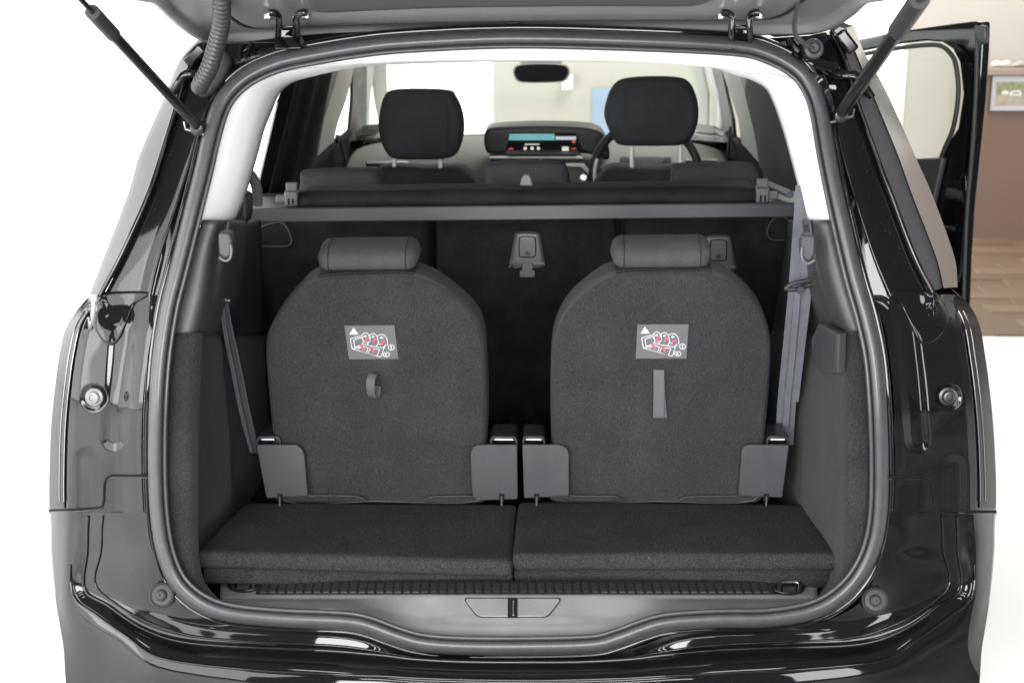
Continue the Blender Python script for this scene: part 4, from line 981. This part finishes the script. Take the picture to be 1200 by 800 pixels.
for q in (circ(615.5, 174, 2.1, n=10)[:-1], circ(623.5, 174, 2.1, n=10)[:-1], circ(631, 174, 2.1, n=10)[:-1], [(658.5, 177), (658.5, 172), (666.5, 172), (666.5, 177)], [(615, 170), (615, 168.6), (632, 168.6), (632, 170)]):
    fillpoly('screen_icon', [q], lambda a, b: onY(a, b, YS), 'whiteled', dash)
for q in ([(594.5, 175.5), (598, 173), (602, 174), (601, 176)], [(668.5, 175), (672, 172.8), (675.5, 174), (675, 175.5)], [(670, 164.5), (675, 164.5), (674, 168), (671, 168)]):
    fillpoly('screen_icon', [q], lambda a, b: onY(a, b, YS), 'redled', dash)
ct = plate('centre_vent', dp_(((573, 182), (577, 180), (678, 180), (684, 184.5), (684, 189), (575, 189.5)), 2.70), (0, .03, 0), 'blackmetal', dash, bevel=.003)
plate('vent_trim', [onY(573.5, 185, 2.68), onY(575, 181, 2.72), onY(677, 180, 2.72), onY(684, 185.2, 2.68)], (0, .003, -.003), 'silver', dash)
plate('vent_slot', dp_(((594, 183.8), (597, 182.6), (674, 182.2), (676, 183.8)), 2.684), (0, .002, 0), 'blackmetal', dash)
for a, b in ((606, 617), (653, 664)): plate('vent_key', dp_(((a, 187.2), (a, 185.3), (b, 185.3), (b, 187.2)), 2.698), (0, .003, 0), 'clip', dash)
plate('hazard_key', dp_(((632, 189), (633.7, 186.2), (635.4, 189)), 2.697), (0, .003, 0), 'redled', dash)
for pts in (((660, 195), (663, 192), (684, 192), (696, 206), (694, 209), (681, 196)),): plate('console_trim', dp_(pts, 2.66), (0, .01, 0), 'silver', dash, bevel=.001)
disc('start_button', onY(684, 208, 2.66), (0, -1, .2), .014, .008, 'steel', dash, prof=[(.014, 0), (.014, .004), (.011, .005), (.0105, .002), (.001, .002)])
plate('side_vent', dp_(((428, 190), (478, 190), (481, 197), (430, 198)), 2.72), (0, .02, 0), 'blackmetal', dash, bevel=.002)
for z0 in (190.5, 196): plate('side_vent_trim', dp_(((430, z0), (478, z0), (479, z0 + 1.5), (431, z0 + 1.5)), 2.717), (0, .003, 0), 'silver', dash)
plate('side_vent', dp_(((803, 187), (840, 187), (840, 193), (804, 193)), 2.72), (0, .02, 0), 'blackmetal', dash, bevel=.002)
for z0 in (187, 191): plate('side_vent_trim', dp_(((804, z0), (840, z0), (840, z0 + 1.6), (804, z0 + 1.6)), 2.717), (0, .003, 0), 'silver', dash)
# steering wheel
wc = onY(757, 206, 2.52); wn = Vector((0, -.93, .36)).normalized(); wu = Vector((1, 0, 0)); wv_ = wn.cross(wu)
ringp = [wc + wu * math.cos(w) * .178 + wv_ * math.sin(w) * .178 for w in [2 * math.pi * i / 48 for i in range(48)]]
sw = tube('steering_wheel', ringp, .0145, 'blackplastic', car, closed=True, seg=10)
hubp = [wc + wu * a + wv_ * b + wn * .01 for a, b in ((-.085, .05), (-.07, .065), (.07, .065), (.085, .05), (.075, -.05), (.04, -.085), (-.04, -.085), (-.075, -.05))]
pillow('wheel_hub', cr(hubp, 3, True), wn, .05, .015, 'dash', sw, k=4)
for sx in (-1, 1):
    ribbon('wheel_spoke', [wc + wu * sx * .07 + wn * .004, wc + wu * sx * .125 + wn * .0, wc + wu * sx * .172], wv_ * .045, .014, 'plastic', sw)
    lines('wheel_emblem', [[(-.018, -.008 + .012 * sx), (0, .006 + .012 * sx), (.018, -.008 + .012 * sx)]], .006, lambda a, b: wc + wu * a + wv_ * (b - .0) + wn * .0125, wn, 'silver', sw)
tube('wheel_insert', [wc + wu * math.cos(w) * .172 + wv_ * math.sin(w) * .172 + wn * .012 for w in [math.pi * (.90 + .2 * i / 8) for i in range(9)]], .006, 'silver', sw, seg=8)
# interior mirror
mp_ = cr([Vector((a, b, 0)) for a, b in ((601, 86), (603, 78.5), (612, 75.5), (634, 74.5), (657, 75.5), (666, 78.5), (667.5, 87), (662, 95), (650, 97), (634, 97.5), (618, 97.5), (606, 95.5))], 3, True)
rm = pillow('rear_view_mirror', [onY(p.x, p.y, 2.62) for p in mp_], (0, -1, 0), .03, .006, 'grey_trim', car, k=3)
mp2 = [p + (Vector((634, 86, 0)) - p) * .06 + Vector((0, .5 if p.y > 86 else -.3, 0)) * -1 for p in mp_]
plate('mirror_glass', [onY(p.x, p.y, 2.6185) for p in mp2], (0, .001, 0), 'mirror', rm)
pillow('mirror_foot', [onY(a, b, 2.66) for a, b in ((608, 62), (660, 62), (657, 78), (611, 78))], (0, -1, 0), .06, .006, 'grey_trim', rm, k=3)

# ---------------------------------------------------------------- tailgate, hinges, struts, looms
TG0 = Vector((0, .27, 1.608)); phi = R(12); tn = Vector((0, -math.sin(phi), -math.cos(phi)))
def tg(px, py, up=0.0): return onP(px, py, TG0 + tn * up, tn)
edge = [(175, 0), (190, 14), (205, 27), (222, 39), (240, 46.5), (262, 48), (300, 46.5), (360, 44), (450, 41), (600, 38.5), (750, 37.5), (860, 38), (920, 38), (945, 37), (968, 33.5), (988, 24.5), (1004, 14), (1019, 0)]
el = cr([tg(a, b) for a, b in edge], 5)
# beyond the frame the gate widens and closes in a rounded lower edge
cxm = .0; far = [Vector((.80, -.25, 0)), Vector((.80, -.45, 0)), Vector((.74, -.66, 0)), Vector((.5, -.76, 0)), Vector((0, -.79, 0)), Vector((-.5, -.76, 0)), Vector((-.74, -.66, 0)), Vector((-.80, -.45, 0)), Vector((-.80, -.25, 0))]
def tgz(v): v = v.copy(); v.z = TG0.z + (TG0.y - v.y) * math.tan(phi); return v
outl = el + cr([el[-1]] + [tgz(v) for v in far] + [el[0]], 4)[1:-1]
n = len(outl); cen = tgz(Vector((0, -.28, 0)))
def ring(sc, up, shift=0.0): return [cen + (p - cen) * sc + tn * up for p in outl]
# rolled rim, sunken frame, raised inner trim
inw = []
for i in range(n):
    t = (outl[(i + 1) % n] - outl[i - 1]).normalized(); w = tn.cross(t); inw.append(w if w.dot(cen - outl[i]) > 0 else -w)
def rg(d, up): return [outl[i] + inw[i] * d + tn * up for i in range(n)]
gate = loft('tailgate', [rg(.0, -.05), rg(-.006, -.02), rg(-.004, -.002), rg(.004, .006), rg(.014, .004), rg(.020, -.006), ring(.955, -.010), ring(.825, -.008), ring(.805, -.002), ring(.79, -.001), ring(.58, -.001), ring(.56, -.006), ring(.50, -.012)], 'tailgate', car, closed=True, angle=60)
it = loft('tailgate_trim', [ring(.562, -.010), ring(.56, .000), ring(.55, .004), ring(.50, .005), ring(.3, .005)], 'gateplastic', gate, closed=True, angle=60)
mk('trim_centre', ring(.3, .005), [tuple(range(n))], 'gateplastic', gate, smooth=False)
loft('tailgate_skin', [rg(.0, -.05), [p + tn * -.055 for p in ring(.9, 0)], [p + tn * -.06 for p in ring(.5, 0)], [p + tn * -.06 for p in ring(.02, 0)]], 'paint', gate, closed=True)
groove = ring(.815, -.0055)
tube('tailgate_groove', groove[:len(el)], .0055, 'darkrubber', gate, seg=6)
plate('gate_plug', [tg(a, b, -.007) for a, b in ((593, 26), (607, 26), (607, 30), (593, 30))], tn * .003, 'darkrubber', gate, bevel=.001)
# hinges: two bright arms on a black foot
for hx in (337, 868):
    p0 = onS(hx, 52, .03)
    ft = plate('hinge_foot', [onS(hx + a, b, -.012) for a, b in ((-16, 59), (-15, 52), (-11, 44), (11, 44), (15, 52), (18, 58)) ], (0, .05, .0), 'gloss', car, bevel=.004)
    for sx in (-1, 1):
        pa = [(hx + sx * 11, 46), (hx + sx * 11, 36), (hx + sx * 10, 26), (hx + sx * 10.5, 19), (hx + sx * 15, 15.5), (hx + sx * 22, 15)]
        tube('hinge_arm', cr([tg(a, b, .024) for a, b in pa], 5), .006, 'gloss', ft, seg=8)
        disc('hinge_bolt', tg(hx + sx * 22, 17, .006), tn, .008, .008, 'steel', ft, seg=12)
    tube('hinge_bridge', [tg(a, b, .016) for a, b in ((hx - 9, 24), (hx - 7, 31), (hx + 7, 31), (hx + 9, 24))], .003, 'chrome', ft, seg=8)
    box('hinge_block', tg(hx, 40, .006), (.028, .03, .02), 'gloss', ft, bevel=.003)
# gas struts
for a, b, c1, side in (((233, 150), (108, 14), .0, -1), ((984, 135), (1062, 22), 0, 1)):
    A = onS(a[0], a[1], .0); Bq = onY(b[0], b[1], -.30); d = (Bq - A); Ln = d.length; d.normalize()
    RT = .0085 if side < 0 else .0108
    gs = tube('gas_strut', [A + d * .035, A + d * (Ln * (.86 if side < 0 else .92))], RT, 'blackmetal', car, seg=16)
    if side < 0:
        tube('strut_collar', [A + d * (Ln * .84), A + d * (Ln * .855), A + d * Ln * .985, A + d * Ln], .0108, 'plastic', gs, seg=16)
        tube('strut_rod', [A + d * Ln * .98, A + d * (Ln + .22)], .0042, 'blackmetal', gs, seg=10)
    else:
        tube('strut_collar', [A + d * (Ln * .90), A + d * (Ln * 1.15)], .0136, 'plastic', gs, seg=16)
        tube('strut_rod', [A + d * Ln * 1.0, A + d * (Ln + .22)], .006, 'blackmetal', gs, seg=10)
        # pale printed sticker on the tube: short unreadable strokes
        ss = []
        w_ = d.cross(Vector((0, -1, 0))).normalized(); nn = w_.cross(d).normalized()
        if nn.y > 0: nn = -nn
        for r_ in range(3):
            for q in range(5):
                s0 = Ln * (.36 + .018 * q) ; e0 = s0 + Ln * random.choice((.008, .012, .014)); o_ = (r_ - 1) * .0052
                ss.append([(s0, o_), (e0, o_)])
        lines('strut_print', ss, .0026, lambda u, v_: A + d * u + w_ * v_ + nn * (math.sqrt(RT ** 2 - v_ ** 2) + .0006), nn, 'clip', gs)
    disc('ball_socket', A + Vector((0, .01, 0)), (0, -1, 0), .014, .03, 'blackmetal', gs, prof=[(.011, 0), (.013, .006), (.0135, .02), (.011, .028), (.006, .03), (.001, .03)])
    tube('strut_neck', [A, A + d * .05], .0085, 'blackmetal', gs, seg=10)
    tube('strut_clip', [A + Vector((.018 * side * -1, -.01, -.012)), A + Vector((.02 * side, -.014, .0)), A + Vector((.022 * side, -.012, .012))], .0022, 'steel', gs, seg=6)
# ribbed loom conduit at the left, thin cable at the right
cp = cr([onY(a, b, y) for a, b, y in ((259, -14, .02), (260, 8, .05), (259, 30, .085), (253, 55, .12), (246, 78, .15), (238, 94, .175), (233, 104, .20))], 10)
cp = resample(cp, 260)
cond = tube('cable_conduit', cp, .012, 'conduit', car, seg=14, rf=lambda t: .0128 + .0024 * math.copysign(abs(math.sin(t * math.pi * 25)) ** .7, math.sin(t * math.pi * 50)))
gp = cr([onS(a, b, -.005) for a, b in ((234, 112), (226, 102), (230, 86), (248, 60), (262, 58), (270, 70), (262, 92), (248, 108))], 4, True)
pillow('conduit_grommet', gp, (0, -1, .3), .03, .010, 'darkrubber', cond, k=4)
cb = tube('wiper_hose', cr([onY(a, b, y) for a, b, y in ((938, -12, .05), (934, 12, .08), (931, 30, .11), (934, 44, .14), (944, 52, .17), (953, 57, .19))], 8), .0042, 'rubber', car, seg=10)
disc('hose_grommet', onS(952, 59, .015), (0, -.95, .3), .017, .02, 'rubber', cb, prof=[(.019, 0), (.019, .008), (.0165, .014), (.011, .017), (.0085, .012), (.0085, .02), (.006, .022), (.001, .022)])
# gutter corner fittings beneath the hinges: folded painted metal
for sx, pts in ((-1, [((292, 50), (285, 70)), ((281, 51), (277, 73))]), (1, [((922, 44), (930, 66)), ((936, 44), (940, 70))])):
    for q, (a, b) in enumerate(pts):
        plate('gutter_flange', [onS(a[0], a[1], .02), onS(a[0] + 4, a[1], .02), onS(b[0] + 4, b[1], -.005), onS(b[0], b[1], -.005)], (0, .03, .0), 'gloss', car, bevel=.002)
gut = []
for i in range(61):
    px = 285 + 645 * i / 60; py = interp([(p.x, p.y) for p in sorted([q for q in sealpx if q.y < 90], key=lambda q: q.x)], px)
    gut.append([onS(px, py - 6, .05), onS(px, py - 9, .075), onS(px, py - 13, .10), onS(px, py - 20, .14)])
loft('roof_gutter', gut, 'paint', car, solid=.006)
plate('water_channel', [onS(a, b, .07) for a, b in ((240, 140), (222, 118), (216, 84), (246, 52), (330, 50), (300, 76), (262, 104))], (0, .02, 0), 'gloss', car, bevel=.004)
plate('water_channel', [onS(a, b, .07) for a, b in ((975, 140), (998, 112), (1002, 70), (975, 40), (885, 46), (925, 66), (955, 100))], (0, .02, 0), 'gloss', car, bevel=.004)
rb = cr([onS(a, b, .0) for a, b in ((938, 86), (955, 92), (966, 106), (972, 122), (974, 134))], 5)
ribbon('gutter_lip', rb, [Vector((.012, -.004, .012))] * len(rb), .004, 'gloss', car)
for a, b in ((213, 74), (1006, 58)): box('roof_strip_end', onS(a + (18 if a < 600 else -16), b - 10, .03), (.045, .05, .022), 'gloss', car, rot=(0, R(-42 if a < 600 else 50), 0), bevel=.005)

# ---------------------------------------------------------------- open front door on the right
hz = Vector((.86, 2.85, 0)); de = onY(1150, 25, 1.90); dd = Vector((de.x - hz.x, de.y - hz.y, 0)).normalized(); dn = Vector((-dd.y, dd.x, 0)); dn = dn if dn.x < 0 else -dn
def dr(px, py, up=0): return onP(px, py, Vector((de.x, de.y, 1)) + dn * up, dn)
door = plate('front_door', [dr(a, b) for a, b in ((985, 196), (1100, 183), (1122, 150), (1128, 110), (1124, 74), (1116, 58), (1104, 50), (1085, 48), (1050, 52), (1000, 62), (985, 66), (985, 50), (1060, 36), (1110, 29), (1142, 25), (1151, 26), (1150, 60), (1146, 120), (1140, 180), (1134, 240), (1130, 300), (1128, 360), (1126, 430), (985, 470))], -dn * .03, 'gloss', car, bevel=.006)
dtr = plate('door_card', [dr(a, b, .022) for a, b in ((985, 190), (1068, 186), (1104, 185), (1100, 205), (1093, 235), (1086, 300), (1084, 400), (985, 420))], -dn * .02, 'plastic', door, bevel=.006)
fs = cr([dr(a, b, .008) for a, b in ((1000, 66), (1050, 57), (1085, 53), (1102, 54), (1113, 62), (1120, 76), (1123, 110), (1117, 150), (1104, 182), (1094, 220), (1090, 260), (1085, 320))], 5)
tube('door_seal', fs, .007, 'darkrubber', door, seg=8)
fs = cr([dr(a, b, .006) for a, b in ((1120, 52), (1132, 66), (1137, 90), (1135, 130), (1128, 190), (1123, 240), (1119, 300), (1117, 360))], 5)
ribbon('frame_channel', fs, dd * .018, .008, 'gloss', door)
fs = cr([dr(a, b, .010) for a, b in ((1144, 30), (1145, 60), (1143, 120), (1138, 190), (1133, 250), (1130, 320), (1128, 400))], 5)
tube('edge_seal', fs, .006, 'darkrubber', door, seg=8)
pillow('frame_corner', cr([dr(a, b, .02) for a, b in ((1142, 34), (1151, 30), (1154, 40), (1152, 50), (1146, 50))], 3, True), dn, .02, .005, 'plastic', door, k=3)
lp = [dr(a, b, .012) for a, b in ((1109, 300), (1116, 285), (1119, 240), (1124, 210), (1131, 205), (1131, 240), (1127, 290), (1122, 330), (1110, 335))]
pillow('door_latch_plate', cr(lp, 3, True), dn, .014, .006, 'gloss', door, k=3)
tube('door_stay', [dr(1103, 266, .03), dr(1118, 268, .03)], .007, 'blackmetal', door, seg=8)
plate('door_window', [dr(a, b, -.02) for a, b in ((985, 66), (1050, 52), (1104, 50), (1124, 74), (1128, 110), (1100, 186), (985, 198))], -dn * .004, 'glass', door)
